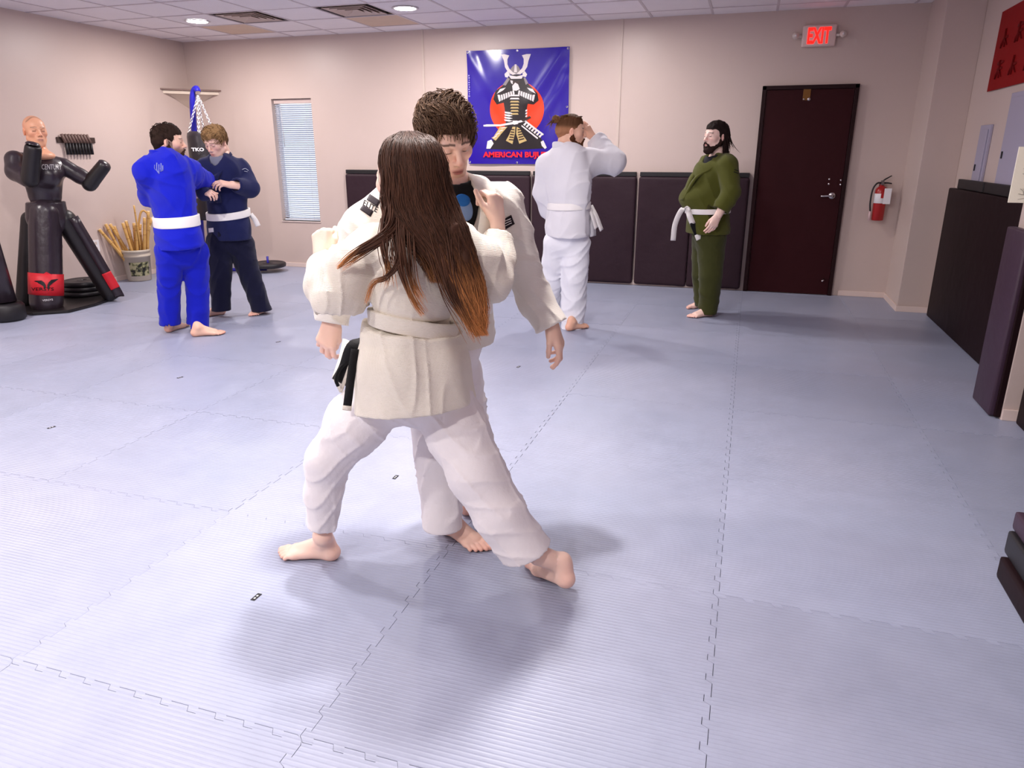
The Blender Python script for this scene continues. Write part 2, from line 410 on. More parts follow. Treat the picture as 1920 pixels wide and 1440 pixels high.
# wall batten seams
M_seam = mat('wall_batten', hexc(205, 188, 178), .45)
for k, px in ((3, 793), (4, 1165)):
    X = onY(px, 100, YB)[0]
    structure(box('trim_%d' % k, (X-.012, YB-.009, 1.0), (X+.012, YB, CEIL), M_seam, bevel=.003))
# baseboards
BH = .055
structure(box('baseboard_back', (XL, YB-.014, 0), (-.05, YB, BH), M_base, bevel=.003))
structure(box('baseboard_backright', (1.0, YB-.014, 0), (CX0, YB, BH), M_base, bevel=.003))
structure(box('baseboard_left', (XL, YN, 0), (XL+.014, YB-.014, BH), M_base, bevel=.003))
structure(box('baseboard_column', (CX0-.013, CY0-.013, 0), (CX0, YB-.014, BH), M_base, bevel=.003))
structure(box('baseboard_columnfront', (CX0-.013, CY0-.026, 0), (XR, CY0-.013, BH), M_base, bevel=.003))
structure(box('baseboard_right', (XR-.012, YN, 0), (XR, PY0, BH), M_base, bevel=.003))
structure(box('baseboard_stub', (PX0, PY0-.014, 0), (XR-.012, PY0, BH+.01), M_base, bevel=.003))

# ---- ceiling: slab, T-bar grid, lay-in tiles
ceiling = structure(box('ceiling', (XL-WT, YN, CEIL+.03), (XR+WT, YB+WT, CEIL+.1), M_ceilslab))
M_tile = mat('ceiling_tile', hexc(240, 234, 238), .95, var=(5, .035), bump=(90, .003), objvar=.04)
M_tileb = mat('ceiling_tile_stained', hexc(214, 190, 170), .95, var=(5, .08), bump=(90, .003))
M_grid = mat('ceiling_grid', hexc(205, 195, 200), .5)
GX0, GY0, GS = .10, 7.355, .61
xs = [GX0+GS*k for k in range(-12, 4)]; ys = [GY0+GS*k for k in range(-18, 3)]
bm = bmesh.new()
for x in xs:
    if XL < x < XR: bx(bm, (x-.012, YN, CEIL-.004), (x+.012, YB, CEIL+.004))
for y in ys:
    if y < YB: bx(bm, (XL, y-.012, CEIL-.0045), (XR, y+.012, CEIL+.0035))
tag(from_bm('ceiling_grid', bm, M_grid, ceiling), 'grey metal grid holding the ceiling tiles')
bm = bmesh.new(); bx(bm, (-GS/2+.006, -GS/2+.006, 0), (GS/2-.006, GS/2-.006, .015)); TM = bpy.data.meshes.new('ceiling_tile'); bm.to_mesh(TM); bm.free()
TM.materials.append(M_tile); TM2 = TM.copy(); TM2.materials.clear(); TM2.materials.append(M_tileb)
def cell(px, py):
    p = onZ(px, py, CEIL); return (GX0+GS*(math.floor((p[0]-GX0)/GS)+.5), GY0+GS*(math.floor((p[1]-GY0)/GS)+.5))
VENTS = [(-5.085, 7.05), (-3.865, 7.05)]
stain = [(VENTS[1][0], 7.66), (VENTS[0][0]-.61, 7.66), (-3.255, 7.66)]
for x in xs:
    for y in ys:
        cx, cy = x+GS/2, y+GS/2
        if cy < YN or cx < XL-.2 or cx > XR+.2 or cy > YB+.2: continue
        if any(abs(cx-a) < .1 and abs(cy-b) < .1 for a, b in VENTS): continue
        if cy < 3.8: continue
        st = any(abs(cx-a) < .1 and abs(cy-b) < .1 for a, b in stain[:2])
        place('ceiling_tile', TM2 if st else TM, ceiling, (cx, cy, CEIL-.002+rr.random()*.004), (rr.uniform(-.004, .004), rr.uniform(-.004, .004), 0))
bm = bmesh.new()
for x in xs:
    for y in ys:
        cx, cy = x+GS/2, y+GS/2
        if cy >= 3.8 or cy < YN or cx < XL-.2 or cx > XR+.2: continue
        bx(bm, (cx-GS/2+.006, cy-GS/2+.006, CEIL), (cx+GS/2-.006, cy+GS/2-.006, CEIL+.015))
tag(from_bm('ceiling_tile_field', bm, M_tile, ceiling), kind='stuff')
# ceiling vents (black square louvred diffusers)
M_vent = mat('vent_louvre', hexc(212, 190, 178), .5); M_ventdark = mat('vent_throat', hexc(16, 11, 9), .9)
for n, (vx, vy) in enumerate(VENTS):
    v = empty('ceiling_vent', (vx, vy, CEIL), ['square ceiling air vent with cream louvres near the far left downlight', 'square ceiling air vent with cream louvres beside the middle downlight'][n], 'air vent')
    box('throat', (vx-.29, vy-.29, CEIL+.02), (vx+.29, vy+.29, CEIL+.028), M_ventdark, v)
    for k in range(4):
        h = .235-k*.055; bm = bmesh.new(); z0, z1 = CEIL-.006, CEIL+.014
        for sgn in (-1, 1):
            for ax in (0, 1):
                a = h; b_ = h-.022
                def q(u, w_, z): return (vx+(u if ax == 0 else w_), vy+(w_ if ax == 0 else u), z)
                vs = [bm.verts.new(q(sgn*a, -a, z0)), bm.verts.new(q(sgn*a, a, z0)), bm.verts.new(q(sgn*b_, b_, z1)), bm.verts.new(q(sgn*b_, -b_, z1))]
                bm.faces.new(vs)
        o = from_bm('louvre', bm, M_vent, v); mo = o.modifiers.new('s', 'SOLIDIFY'); mo.thickness = .004
# recessed downlights
M_led = mat('led_lens', (1, 1, 1, 1), .5, emit=(1, .97, .95, 1), estr=42); M_ledtrim = mat('led_trim', hexc(235, 230, 230), .5)
places = ['over the corner with the heavy bag', 'in the middle, left of the banner', 'above and right of the banner', 'out of view above the left wall', 'out of view above the left half of the mats', 'out of view, almost over the front pair', 'out of view behind the front pair', 'out of view left of the front pair', 'out of view far left behind the camera', 'out of view behind the camera on the left', 'out of view just behind the camera']
for n, (lx, ly) in enumerate(LAMPS):
    if LAMP_W[n] <= 0: continue
    d = empty('ceiling_light', (lx, ly, CEIL), 'round white recessed ceiling light '+places[n], 'ceiling light', 'recessed ceiling lights')
    lathe('trim_ring', [(.108, -.001), (.128, -.006), (.13, -.009), (.108, -.013), (.104, -.012), (.108, -.001)], M_ledtrim, d, 32, axes_matrix((lx, ly, CEIL), (1, 0, 0), (0, 1, 0), (0, 0, 1)))
    lathe('lens', [(0.0001, -.014), (.06, -.013), (.106, -.008), (.106, -.003), (.0001, -.003)], M_led, d, 32, axes_matrix((lx, ly, CEIL), (1, 0, 0), (0, 1, 0), (0, 0, 1)))

# ---- window with mini blind
M_glass = mat('window_glass', (.9, .95, 1, 1), .02, trans=1.); M_frame = mat('window_frame', hexc(200, 196, 200), .4)
window = structure(box('window_1', (WX0, YB+.105, WZ0), (WX1, YB+.13, WZ1), M_glass), )
bm = bmesh.new()
for a, b in (((WX0, WZ0), (WX1, WZ0+.03)), ((WX0, WZ1-.03), (WX1, WZ1)), ((WX0, WZ0), (WX0+.03, WZ1)), ((WX1-.03, WZ0), (WX1, WZ1))):
    bx(bm, (a[0], YB+.095, a[1]), (b[0], YB+.14, b[1]))
from_bm('window_frame', bm, M_frame, window)
M_sill = mat('window_sill', hexc(228, 212, 205), .5)
structure(box('trim_5', (WX0-.005, YB-.012, WZ0-.012), (WX1+.005, YB+.1, WZ0), M_sill, bevel=.003))
M_slat = mat('blind_slat', hexc(232, 238, 250), .45, emit=None)
M_slat.node_tree.nodes['Principled BSDF'].inputs['Transmission Weight'].default_value = 0
blind = empty('window_blind', ((WX0+WX1)/2, YB+.06, WZ1), 'closed white mini blind hanging in the narrow window', 'window blind')
bm = bmesh.new(); z = WZ1-.075; nS = 0
while z > WZ0+.03:
    M = Matrix.Translation((0, YB+.055, z)) @ Matrix.Rotation(math.radians(-38), 4, 'X')
    bx(bm, (WX0+.012, -.0125, -.0006), (WX1-.012, .0125, .0006), M); z -= .0248; nS += 1
tag(from_bm('slats', bm, M_slat, blind), kind='stuff')
box('headrail', (WX0+.008, YB+.035, WZ1-.055), (WX1-.008, YB+.08, WZ1-.005), mat('blind_rail', hexc(205, 185, 180), .5), blind, bevel=.003)
box('bottom_rail', (WX0+.012, YB+.042, WZ0+.006), (WX1-.012, YB+.066, WZ0+.024), M_slat, blind, bevel=.003)
tube('tilt_wand', [(WX0+.1, YB+.035, WZ1-.06), (WX0+.115, YB+.03, WZ1-.56)], .0035, M_frame, blind, 6)
for fx in (.2, .8):
    tube('ladder_cord', [(WX0+(WX1-WX0)*fx, YB+.04, WZ1-.05), (WX0+(WX1-WX0)*fx, YB+.04, WZ0+.02)], .0012, M_frame, blind, 4)

# ---- door
M_door = mat('door_brown', hexc(50, 12, 17), .5, spec=.15, var=(2, .1), bump=(30, .0012)); M_doorf = mat('door_frame', hexc(34, 10, 13), .5, spec=.2)
M_chrome = mat('chrome', hexc(205, 200, 200), .22, 1.); M_brass = mat('brass', hexc(120, 82, 40), .4, .7)
DX0, DX1, DZ = .035, .935, 2.09
door = structure(empty('door_1', (DX0, YB, 0)))
box('door_leaf', (DX0+.04, YB-.035, .008), (DX1-.04, YB-.004, DZ-.04), M_door, door, bevel=.002)
for a, b in (((DX0, 0), (DX0+.038, DZ)), ((DX1-.038, 0), (DX1, DZ)), ((DX0, DZ-.038), (DX1, DZ))):
    box('door_frame', (a[0], YB-.05, a[1]), (b[0], YB, b[1]), M_doorf, door, bevel=.002)
hp = onY(1560, 367, YB-.04); hx, hz = hp[0], hp[2]
Mh = axes_matrix((hx, YB-.035, hz), (1, 0, 0), (0, 0, 1), (0, -1, 0))
lathe('handle_rose', [(.0001, .012), (.024, .012), (.034, .006), (.035, 0)], M_chrome, door, 24, Mh)
tube('door_handle', polyline([(hx, YB-.045, hz), (hx, YB-.085, hz), (hx-.03, YB-.092, hz), (hx-.11, YB-.088, hz-.004)], 14), [.012]*5+[.010]*9, M_chrome, door, 10)
for px, py in ((1555, 336), (1577, 338), (1554, 345), (1576, 346)):
    p = onY(px, py, YB-.036)
    lathe('bolt', [(.0001, .004), (.008, .003), (.01, 0)], M_chrome, door, 10, axes_matrix(p, (1, 0, 0), (0, 0, 1), (0, -1, 0)))
p = onY(1513, 176, YB-.036)
box('bracket_plate', (p[0]-.035, YB-.041, p[2]-.06), (p[0]+.035, YB-.034, p[2]+.06), M_brass, door, bevel=.002)
for sx, sz in ((-1, 1), (1, 1), (-1, -1), (1, -1)):
    r_ = .016 if (sx, sz) == (1, -1) else .009
    lathe('screw', [(.0001, .006), (r_*.8, .005), (r_, 0)], M_chrome, door, 12, axes_matrix((p[0]+sx*.024, YB-.041, p[2]+sz*.05), (1, 0, 0), (0, 0, 1), (0, -1, 0)))
p = onY(1545, 523, YB-.036)
tube('door_stop', [(p[0], YB-.035, p[2]), (p[0]-.01, YB-.07, p[2]-.01), (p[0]-.025, YB-.08, p[2]-.02)], .009, M_chrome, door, 8)
# ================================================================== PROPS
M_pad = mat('pad_vinyl', hexc(50, 33, 41), .5, spec=.2, bump=(9, .006), var=(1.5, .08)); M_padk = mat('pad_black', hexc(18, 14, 18), .5)
M_padR = mat('pad_dark_vinyl', hexc(28, 10, 14), .6, spec=.15, bump=(8, .003)); M_padP = mat('pad_purple_vinyl', hexc(56, 34, 52), .5, bump=(14, .003))
M_white = mat('white_plastic', hexc(225, 222, 222), .45); M_cream = mat('cream_plastic', hexc(214, 200, 192), .45)
M_red = mat('red_paint', hexc(170, 28, 30), .3); M_black = mat('black_rubber', hexc(24, 20, 24), .5); M_ink = mat('black_ink', hexc(22, 20, 24), .7)
M_print = mat('white_print', hexc(235, 232, 235), .5)
EX, EY, EZ = V3(1, 0, 0), V3(0, 1, 0), V3(0, 0, 1)
# ---- back wall pads
edges = [(-4.80, -3.605), (-3.59, -2.405), (-2.385, -1.185), (-1.165, 0.0)]
plabs = ['dark vinyl wall pad at the left end of the row beside the window', 'dark vinyl wall pad with small white lettering below the banner',
         'dark vinyl wall pad behind the man in white', 'dark vinyl wall pad between the man in green and the brown door']
for n, (a, b) in enumerate(edges):
    p = empty('wall_pad', ((a+b)/2, YB-.035, 0), plabs[n], 'wall pad', 'dark wall pads along the back wall')
    mid = (a+b)/2; top = 1.195
    for k, (u, v) in enumerate(((a, mid-.002), (mid+.002, b)) if n in (2, 3) else ((a, b),)):
        V_ = Vol((u, YB-.08, .01), (v, YB, top+.02), .016)
        V_.rbox(((u+v)/2, YB-.031, (top+.012)/2+.004), ((v-u)/2, .03, (top-.012)/2), .014, 0)
        q = random.Random(n*5+k)
        for i in range(9):
            x = q.uniform(u+.05, v-.05); z = q.choice([q.uniform(.03, .2), q.uniform(top-.3, top-.05)]); dx = q.uniform(-.2, .2)
            V_.fold([(x, YB-.062, z), (x+dx, YB-.062, z+q.uniform(-.12, .12))], .02, q.uniform(-.006, .007))
        P, Q = V_.mesh(1); from_np('pad_panel', P, Q, M_pad, p)
    box('top_strip', (a+.01, YB-.05, top+.004), (b-.01, YB-.004, top+.052), M_padk, p, bevel=.006)
    if n == 1:
        c = onY(966, 380, YB-.062)
        for k_ in range(8):
            zz_ = c[2]+.075-k_*.0205; box('print_mark', (c[0]-.010, YB-.0635, zz_-.008), (c[0]+.010, YB-.0625, zz_+.008), M_print, p)
# ---- right wall pads
def rpad(x0, y0, y1, top, label, m=M_padR, strips=True, thick=.06):
    p = empty('wall_pad', (x0, (y0+y1)/2, 0), label, 'wall pad')
    box('pad_panel', (x0-thick, y0, .006), (x0-.001, y1, top), m, p, bevel=.012, smooth=True)
    return p
p = rpad(XR-.02, 5.25, 7.46, 1.155, 'tall black wall pad along the right wall below the grey panels')
for a, b in ((6.55, 7.30), (5.28, 6.52)): box('top_strip', (XR-.055, a, 1.158), (XR-.02, b, 1.235), M_padk, p, bevel=.006)
c1 = onX(1882, 425, PX0-.06)
p = rpad(PX0, PY0+.03, PY1+.0, 1.05, 'purplish narrow wall pad wrapped on the end of the stub wall', M_padP, thick=.055)
box('pad_edge', (PX0-.03, PY0+.005, .01), (PX0, PY0+.029, 1.045), M_padR, p, bevel=.004)
p = rpad(1.60, 2.9, PY0-.06, 1.10, 'black wall pad at the right edge of the photo in front of the stub wall', thick=.055)
# ---- stack of folded crash mats (right edge)
stk = [(0.975, 2.675, 0, .125, M_padR, 'bottom black mat of the stack at the right edge'),
       (0.992, 2.69, .126, .155, M_padP, 'purplish second mat from the floor in the stack at the right edge'),
       (1.055, 2.80, .157, .285, M_padR, 'black third mat of the stack at the right edge, pushed back'),
       (1.042, 2.79, .2865, .325, M_padP, 'purplish topmost mat of the stack at the right edge')]
stk = [(0.975, 2.69, 0, .085, M_padR, 'bottom black mat of the stack at the right edge, on the floor'),
       (0.992, 2.72, .087, .175, M_padk, 'black second mat from the floor in the stack at the right edge'),
       (1.005, 2.735, .177, .245, M_padP, 'purplish third mat of the stack at the right edge'),
       (1.09, 2.93, .247, .40, M_padR, 'black fourth mat of the stack at the right edge, pushed back'),
       (1.095, 2.945, .402, .485, M_padk, 'black fifth mat of the stack at the right edge, under the purplish top one'),
       (1.115, 2.975, .487, .545, M_padP, 'purplish topmost mat of the stack at the right edge')]
for x, y, z0, z1, m, lab in stk:
    o = box('folded_mat', (x, y-1.15, z0), (1.58, y, z1), m, None, bevel=.012, smooth=True); tag(o, lab, 'exercise mat', 'mats stacked at the right edge')
# ---- electrical panels on the right wall
M_panel = mat('grey_panel', hexc(168, 162, 182), .45)
for (py0, py1, z0, z1, lab) in ((6.78, 7.06, 1.2, 1.66, 'small grey electrical panel nearer the corner column on the right wall'),
                                (5.55, 6.42, 1.2, 1.86, 'large grey electrical panel under the red banner on the right wall')):
    c = empty('electrical_panel', (XR, (py0+py1)/2, z0), lab, 'electrical panel')
    box('panel_box', (XR-.02, py0, z0), (XR-.001, py1, z1), M_panel, c, bevel=.004)
    box('panel_door', (XR-.027, py0+.04, z0+.035), (XR-.021, py1-.04, z1-.035), M_panel, c, bevel=.002)
    box('latch', (XR-.034, py1-.09, (z0+z1)/2-.12), (XR-.028, py1-.07, (z0+z1)/2-.07), M_ink, c, bevel=.002)
# ---- red banner on the right wall
M_redb = mat('red_banner_cloth', hexc(140, 6, 8), .7, spec=.2, bump=(6, .004)); M_redd = mat('dark_red_print', hexc(112, 6, 8), .7, spec=.2)
rb = empty('red_banner', (XR, 6.0, 1.9), 'plain red banner with darker blurred characters hanging high on the right wall', 'banner')
ya, yb_, za, zb = 5.2, 7.10, 1.915, 2.49
flat_poly('banner_cloth', [(XR-.014, yb_, za+.0), (XR-.014, ya, za), (XR-.014, ya, zb), (XR-.014, yb_-.02, zb)], M_redb, rb).modifiers.new('s', 'SOLIDIFY').thickness = .002
# brush-like strokes: two rows
for r_, zz in enumerate((2.28, 2.06)):
    for k in range(5):
        y = 6.86-k*.33
        q = random.Random(r_*20+k); w2, h2 = .075, .065
        for (a0, b0, a1, b1) in ((-1, .7, 1, .75), (-.8, 0, .8, .1), (0, 1, q.uniform(-.3, .3), -1), (-.2, -.1, -1, -1), (.2, -.1, 1, -.9))[q.randrange(2):]:
            tube('brush_stroke', [V3(XR-.0165, y-a0*w2, zz+b0*h2), V3(XR-.0165, y-(a0+a1)/2*w2, zz+(b0+b1)/2*h2), V3(XR-.0165, y-a1*w2, zz+b1*h2)], [.011, .014, .008], M_redd, rb, 6, flat=.12, ref=(0, 1, 0))
# ---- calligraphy paper and dark rail on the stub wall
pa = empty('calligraphy_scroll', (PX0-.01, PY0-.006, 1.1), 'cream paper with black brush writing on the stub wall', 'wall scroll')
M_paper = mat('scroll_paper', hexc(240, 234, 214), .7)
c0, c1_, c2, c3 = onY(1890, 380, PY0-.012), onY(1920, 386, PY0-.012), onY(1925, 270, PY0-.012), onY(1908, 275, PY0-.012)
x0, z0, z1 = c0[0], c0[2], c3[2]
box('paper_sheet', (x0, PY0-.012, z0), (x0+.22, PY0-.002, z1), M_paper, pa, bevel=.001)
for k in range(9):
    q = random.Random(k); z = z1-.03-k*(z1-z0-.05)/9
    tube('brush_stroke', polyline([(x0+.05+q.uniform(-.02, .02), PY0-.0125, z), (x0+.07+q.uniform(-.02, .03), PY0-.0125, z-.012), (x0+.055+q.uniform(-.02, .02), PY0-.0125, z-.028)], 8),
         np.linspace(.005, .0015, 8), M_ink, pa, 6, flat=.1, ref=(1, 0, 0))
o = box('picture_ledge', (PX0+.055, PY0-.05, z0-.04), (XR-.01, PY0-.001, z0-.012), M_padk, None, bevel=.004)
tag(o, 'short black ledge below the calligraphy paper', 'ledge')
# ---- fire extinguisher
fx, _, fz = onY(1650, 375, YB-.08)
fe = empty('fire_extinguisher', (fx, YB-.08, fz-.24), 'red fire extinguisher with a white tag hanging right of the brown door', 'fire extinguisher')
F = lambda dx, dz, dy=0.: (fx+dx, YB-.075+dy, fz+dz)
M_ = axes_matrix(F(0, -.20), (1, 0, 0), (0, 1, 0), (0, 0, 1))
lathe('cylinder', [(.0001, 0), (.05, 0), (.057, .006), (.057, .285), (.05, .31), (.03, .33), (.018, .34), (.018, .352), (.0001, .352)], M_red, fe, 28, M_)
lathe('label_band', [(.0575, .17), (.0582, .171), (.0582, .262), (.0575, .263)], M_print, fe, 28, M_)
bm = bmesh.new(); bx(bm, F(-.012, .145, -.03), F(.012, .19, .03))
from_bm('valve', bm, mat('valve_metal', hexc(150, 140, 140), .3, .9), fe)
tube('lever', [F(-.01, .17), F(.02, .2), F(.075, .235)], [.008, .007, .005], M_black, fe, 8)
tube('carry_handle', [F(0, .165), F(.05, .165), F(.085, .16)], [.009, .007, .006], M_black, fe, 8)
tube('hose', polyline([F(-.01, .165), F(-.05, .16, -.01), F(-.082, .1, -.015), F(-.088, -.02, -.02), F(-.078, -.11, -.02)], 20), .0085, M_black, fe, 8)
tube('nozzle', [F(-.078, -.11, -.02), F(-.075, -.2, -.02)], [.011, .014], mat('nozzle_pink', hexc(220, 190, 190), .5), fe, 10)
box('inspection_tag', F(.02, -.035, -.06), F(.085, .115, -.0585), M_print, fe)
box('gauge_label', F(-.005, .02, -.0595), F(.03, .08, -.0588), M_red, fe)
box('bracket', F(-.02, -.1, .055), F(.02, .16, .074), M_chrome, fe)
# ---- exit sign
ex, _, ez = onY(1536, 67, YB-.05)
es = empty('exit_sign', (ex, YB, ez-.1), 'white lit exit sign with two small emergency lamps above the brown door', 'exit sign')
o = box('housing', (ex-.155, YB-.05, ez-.095), (ex+.155, YB-.002, ez+.1), mat('sign_plastic', hexc(226, 200, 194), .5), es, bevel=.016, smooth=True)
M_exit = mat('exit_red_glow', hexc(240, 20, 15), .5, emit=hexc(255, 22, 14), estr=1.6)
text_obj('lettering', 'EXIT', M_exit, es, (ex-.105, YB-.0515, ez-.07), EX, EZ, .21, .145, .001, bold=.03)
M_lampglass = mat('lamp_clear', hexc(220, 205, 205), .15)
for sx in (-1, 1):
    tube('lamp_arm', [(ex+sx*.15, YB-.03, ez), (ex+sx*.2, YB-.035, ez+.005)], .014, M_cream, es, 8)
    lathe('emergency_lamp', [(.0001, .03), (.016, .027), (.03, .012), (.032, 0), (.024, -.02), (.0001, -.03)], M_cream, es, 20, axes_matrix((ex+sx*.215, YB-.045, ez+.008), (1, 0, 0), (0, 0, 1), (0, -1, 0)))
    lathe('lamp_bulb', [(.0001, .01), (.008, .007), (.01, 0)], M_print, es, 12, axes_matrix((ex+sx*.215, YB-.074, ez+.008), (1, 0, 0), (0, 0, 1), (0, -1, 0)))

# ---- purple banner with armoured figure
A, B, D_ = onY(876, 96, YB-.01), onY(1069, 90, YB-.01), onY(880, 307, YB-.01)
Bx0, Bx1, Bz0, Bz1 = A[0], B[0], D_[2], A[2]
M_vin = mat('banner_vinyl', hexc(38, 12, 150), .22, spec=.6, var=(2.2, .12))
ban = empty('wall_banner', ((Bx0+Bx1)/2, YB, Bz0), 'purple banner with an armoured warrior, red sun and red lettering on the back wall', 'banner')
nx, nz = 80, 80; u, v = np.meshgrid(np.linspace(0, 1, nx), np.linspace(0, 1, nz), indexing='ij')
def bwave(u, v):
    w_ = .004*np.sin(9*u+6*v)+.004*np.sin(4+13*u-8*v)*v
    for (a, b, c_, d, h) in ((0.0, 1, .45, .3, .010), (.62, .55, .95, .98, .010), (.7, .35, .98, .75, .008), (.1, .95, .3, .45, -.008), (.85, .1, 1, .9, .007)):
        e = np.array([c_-a, d-b]); L_ = e@e; t = np.clip(((u-a)*e[0]+(v-b)*e[1])/L_, 0, 1)
        w_ = w_+h*np.exp(-(((u-a-t*e[0])**2+(v-b-t*e[1])**2)/.0028))
    return w_
def bpt(u, v, lift=0.):
    u = np.asarray(u, float); v = np.asarray(v, float)
    return np.stack([Bx0+u*(Bx1-Bx0), YB-.022-bwave(u, v)-lift+0*u, Bz0+v*(Bz1-Bz0)], -1)
P = bpt(u, v).reshape(-1, 3); i = np.arange(nx-1)[:, None]*nz; j = np.arange(nz-1)[None]
F = np.stack([i+j, i+nz+j, i+nz+j+1, i+j+1], -1).reshape(-1, 4)
from_np('banner_sheet', P, F, M_vin, ban)
def ink(c, r=.35): return mat('banner_ink', hexc(*c), r)
K_blk, K_wht, K_red, K_tan, K_dk, K_gr = ink((26, 16, 20)), ink((225, 215, 215)), ink((235, 60, 18)), ink((196, 170, 112)), ink((52, 32, 30)), ink((140, 130, 132))
def zpt(x, y):  # reading of the enlarged picture of the banner -> (u,v) on the sheet
    u = (x-72)/(940-72); tl = 72+(36-72)*u; bl = 1028+(1032-1028)*u
    return u, 1-(y-tl)/(bl-tl)
def art(name, pts, m, layer):
    bm = bmesh.new(); uv = [zpt(*p) for p in pts]
    vs = [bm.verts.new((a, b, 0)) for a, b in uv]; f = bm.faces.new(vs); bmesh.ops.triangulate(bm, faces=[f])
    for _ in range(3):
        es_ = [e for e in bm.edges if e.calc_length() > .05]
        if not es_: break
        bmesh.ops.subdivide_edges(bm, edges=es_, cuts=1); bmesh.ops.triangulate(bm, faces=bm.faces[:])
    co = np.array([v.co[:] for v in bm.verts]); W = bpt(co[:, 0], co[:, 1], .0012*layer)
    for v_, c_ in zip(bm.verts, W): v_.co = c_
    bm.normal_update()
    if bm.faces and sum(f.normal.y*f.calc_area() for f in bm.faces) > 0: bmesh.ops.reverse_faces(bm, faces=bm.faces[:])
    return from_bm(name, bm, m, ban, True)
th = np.linspace(0, 2*np.pi, 48, endpoint=False)
art('red_sun', [(502+235*math.cos(t), 555+238*math.sin(t)) for t in th], K_red, 1)
art('robe', [(430, 290), (380, 360), (320, 400), (300, 470), (330, 515), (390, 500), (400, 560), (415, 640), (400, 700), (330, 760), (275, 850), (240, 898), (500, 905), (765, 890), (740, 850), (700, 780), (620, 690), (585, 640), (590, 560), (600, 510), (650, 515), (690, 480), (680, 420), (640, 380), (590, 330), (560, 290), (530, 265), (460, 265)], K_blk, 2)
art('helmet_horn', [(372, 102), (400, 98), (440, 108), (425, 140), (425, 180), (440, 215), (470, 245), (500, 258), (470, 268), (430, 245), (405, 205), (395, 150)], K_wht, 4)
art('helmet_horn', [(620, 95), (585, 96), (545, 105), (560, 135), (560, 175), (548, 210), (520, 240), (500, 258), (530, 262), (565, 240), (590, 200), (600, 150)], K_wht, 4)
art('helmet_bowl', [(450, 220), (465, 200), (490, 178), (515, 195), (530, 222), (540, 262), (440, 265)], K_gr, 3)
art('helmet_crest', [(486, 180), (500, 180), (505, 245), (480, 245)], K_wht, 4)
art('helmet_flap', [(400, 260), (425, 235), (445, 262), (425, 290), (405, 285)], K_wht, 4)
art('helmet_flap', [(550, 255), (570, 235), (590, 262), (580, 285), (558, 280)], K_wht, 4)
art('visor', [(430, 268), (500, 280), (560, 265), (545, 298), (455, 300)], K_wht, 3)
art('neck_guard', [(425, 290), (445, 300), (410, 355), (382, 352)], K_gr, 3)
art('neck_guard', [(560, 290), (575, 288), (600, 335), (580, 350)], K_gr, 3)
art('face_mask', [(448, 300), (470, 312), (500, 318), (530, 312), (525, 340), (495, 350), (465, 345), (450, 325)], K_dk, 3)
art('cheek', [(448, 312), (470, 316), (468, 345), (455, 335)], K_wht, 4)
art('clasped_hands', [(490, 330), (515, 345), (530, 385), (500, 400), (470, 395), (465, 360)], K_wht, 5)
for sx in (-1, 1):
    mx = lambda x: 500+sx*(x-500)
    for k in range(7):
        x = 520+k*20; y = 395+k*7
        art('sleeve_band', [(mx(x), y), (mx(x+14), y+4), (mx(x+8), y+44+k*2), (mx(x-6), y+32+k*2)], K_wht, 4)
    art('shoulder_plate', [(mx(590), 372), (mx(640), 385), (mx(668), 425), (mx(612), 395)], K_wht, 4)
    art('elbow_fringe', [(mx(640), 435), (mx(662), 432), (mx(652), 478), (mx(640), 470)], K_wht, 5)
for k in range(7):
    y = 432+k*26; hw = 44-k*1.5
    art('chest_band', [(486-hw*.8, y), (486+hw*.8, y), (486+hw, y+13), (486-hw, y+13)], K_wht if k < 2 else K_tan, 4)
for k in range(4):
    y = 575+k*22; art('waist_band', [(400-k*2, y), (440, y+4), (470, y+14), (440, y+20), (402, y+13)], K_wht, 4)
for k in range(3):
    y = 560+k*24; art('waist_band', [(582, y), (596, y-4), (594, y+12), (578, y+14)], K_wht, 4)
art('sheathed_sword', [(210, 690), (240, 684), (360, 684), (480, 662), (560, 645), (620, 612), (626, 626), (570, 660), (480, 682), (360, 700), (240, 703), (212, 702)], K_wht, 5)
art('sword_grip', [(545, 648), (618, 612), (628, 628), (560, 662)], K_dk, 6)
art('knot', [(468, 652), (512, 652), (518, 680), (480, 688)], K_wht, 6)
art('thigh_panel', [(425, 705), (355, 705), (300, 790), (280, 800), (318, 825), (372, 760)], K_tan, 4)
for k in range(4): art('panel_edge', [(405-k*27, 706+k*24), (412-k*27, 712+k*24), (372-k*24, 720+k*28), (366-k*24, 714+k*28)], K_wht, 5)
art('front_panel', [(470, 705), (494, 705), (490, 760), (466, 855), (408, 825), (440, 770)], K_tan, 4)
art('front_panel', [(505, 705), (535, 722), (560, 780), (592, 825), (526, 852), (500, 765)], K_tan, 4)
for k in range(5):
    art('panel_edge', [(462-k*6, 722+k*22), (488-k*3, 726+k*22), (486-k*3, 736+k*22), (456-k*6, 732+k*22)], K_dk, 5)
    art('panel_edge', [(512+k*2, 726+k*22), (536+k*8, 722+k*20), (540+k*8, 732+k*20), (512+k*3, 736+k*22)], K_dk, 5)
for k in range(7):
    x, y = 560+k*22, 680+k*17
    art('side_panel_slat', [(x+30, y-22), (x+40, y-16), (x+14, y+18), (x, y+6)], K_wht, 4)
art('side_panel_edge', [(582, 650), (738, 768), (730, 780), (576, 664)], K_wht, 5)
art('side_panel_edge', [(548, 690), (690, 800), (684, 812), (545, 700)], K_wht, 5)
art('knee_armour', [(245, 830), (280, 815), (300, 850), (270, 895), (235, 895)], K_wht, 4)
art('knee_armour', [(712, 835), (735, 822), (765, 885), (750, 898), (722, 870)], K_wht, 4)
q0 = bpt(*zpt(207, 985), lift=.008); wid = (780-207)/(940-72)*(Bx1-Bx0)*1.13; hgt = (985-920)/990*(Bz1-Bz0)
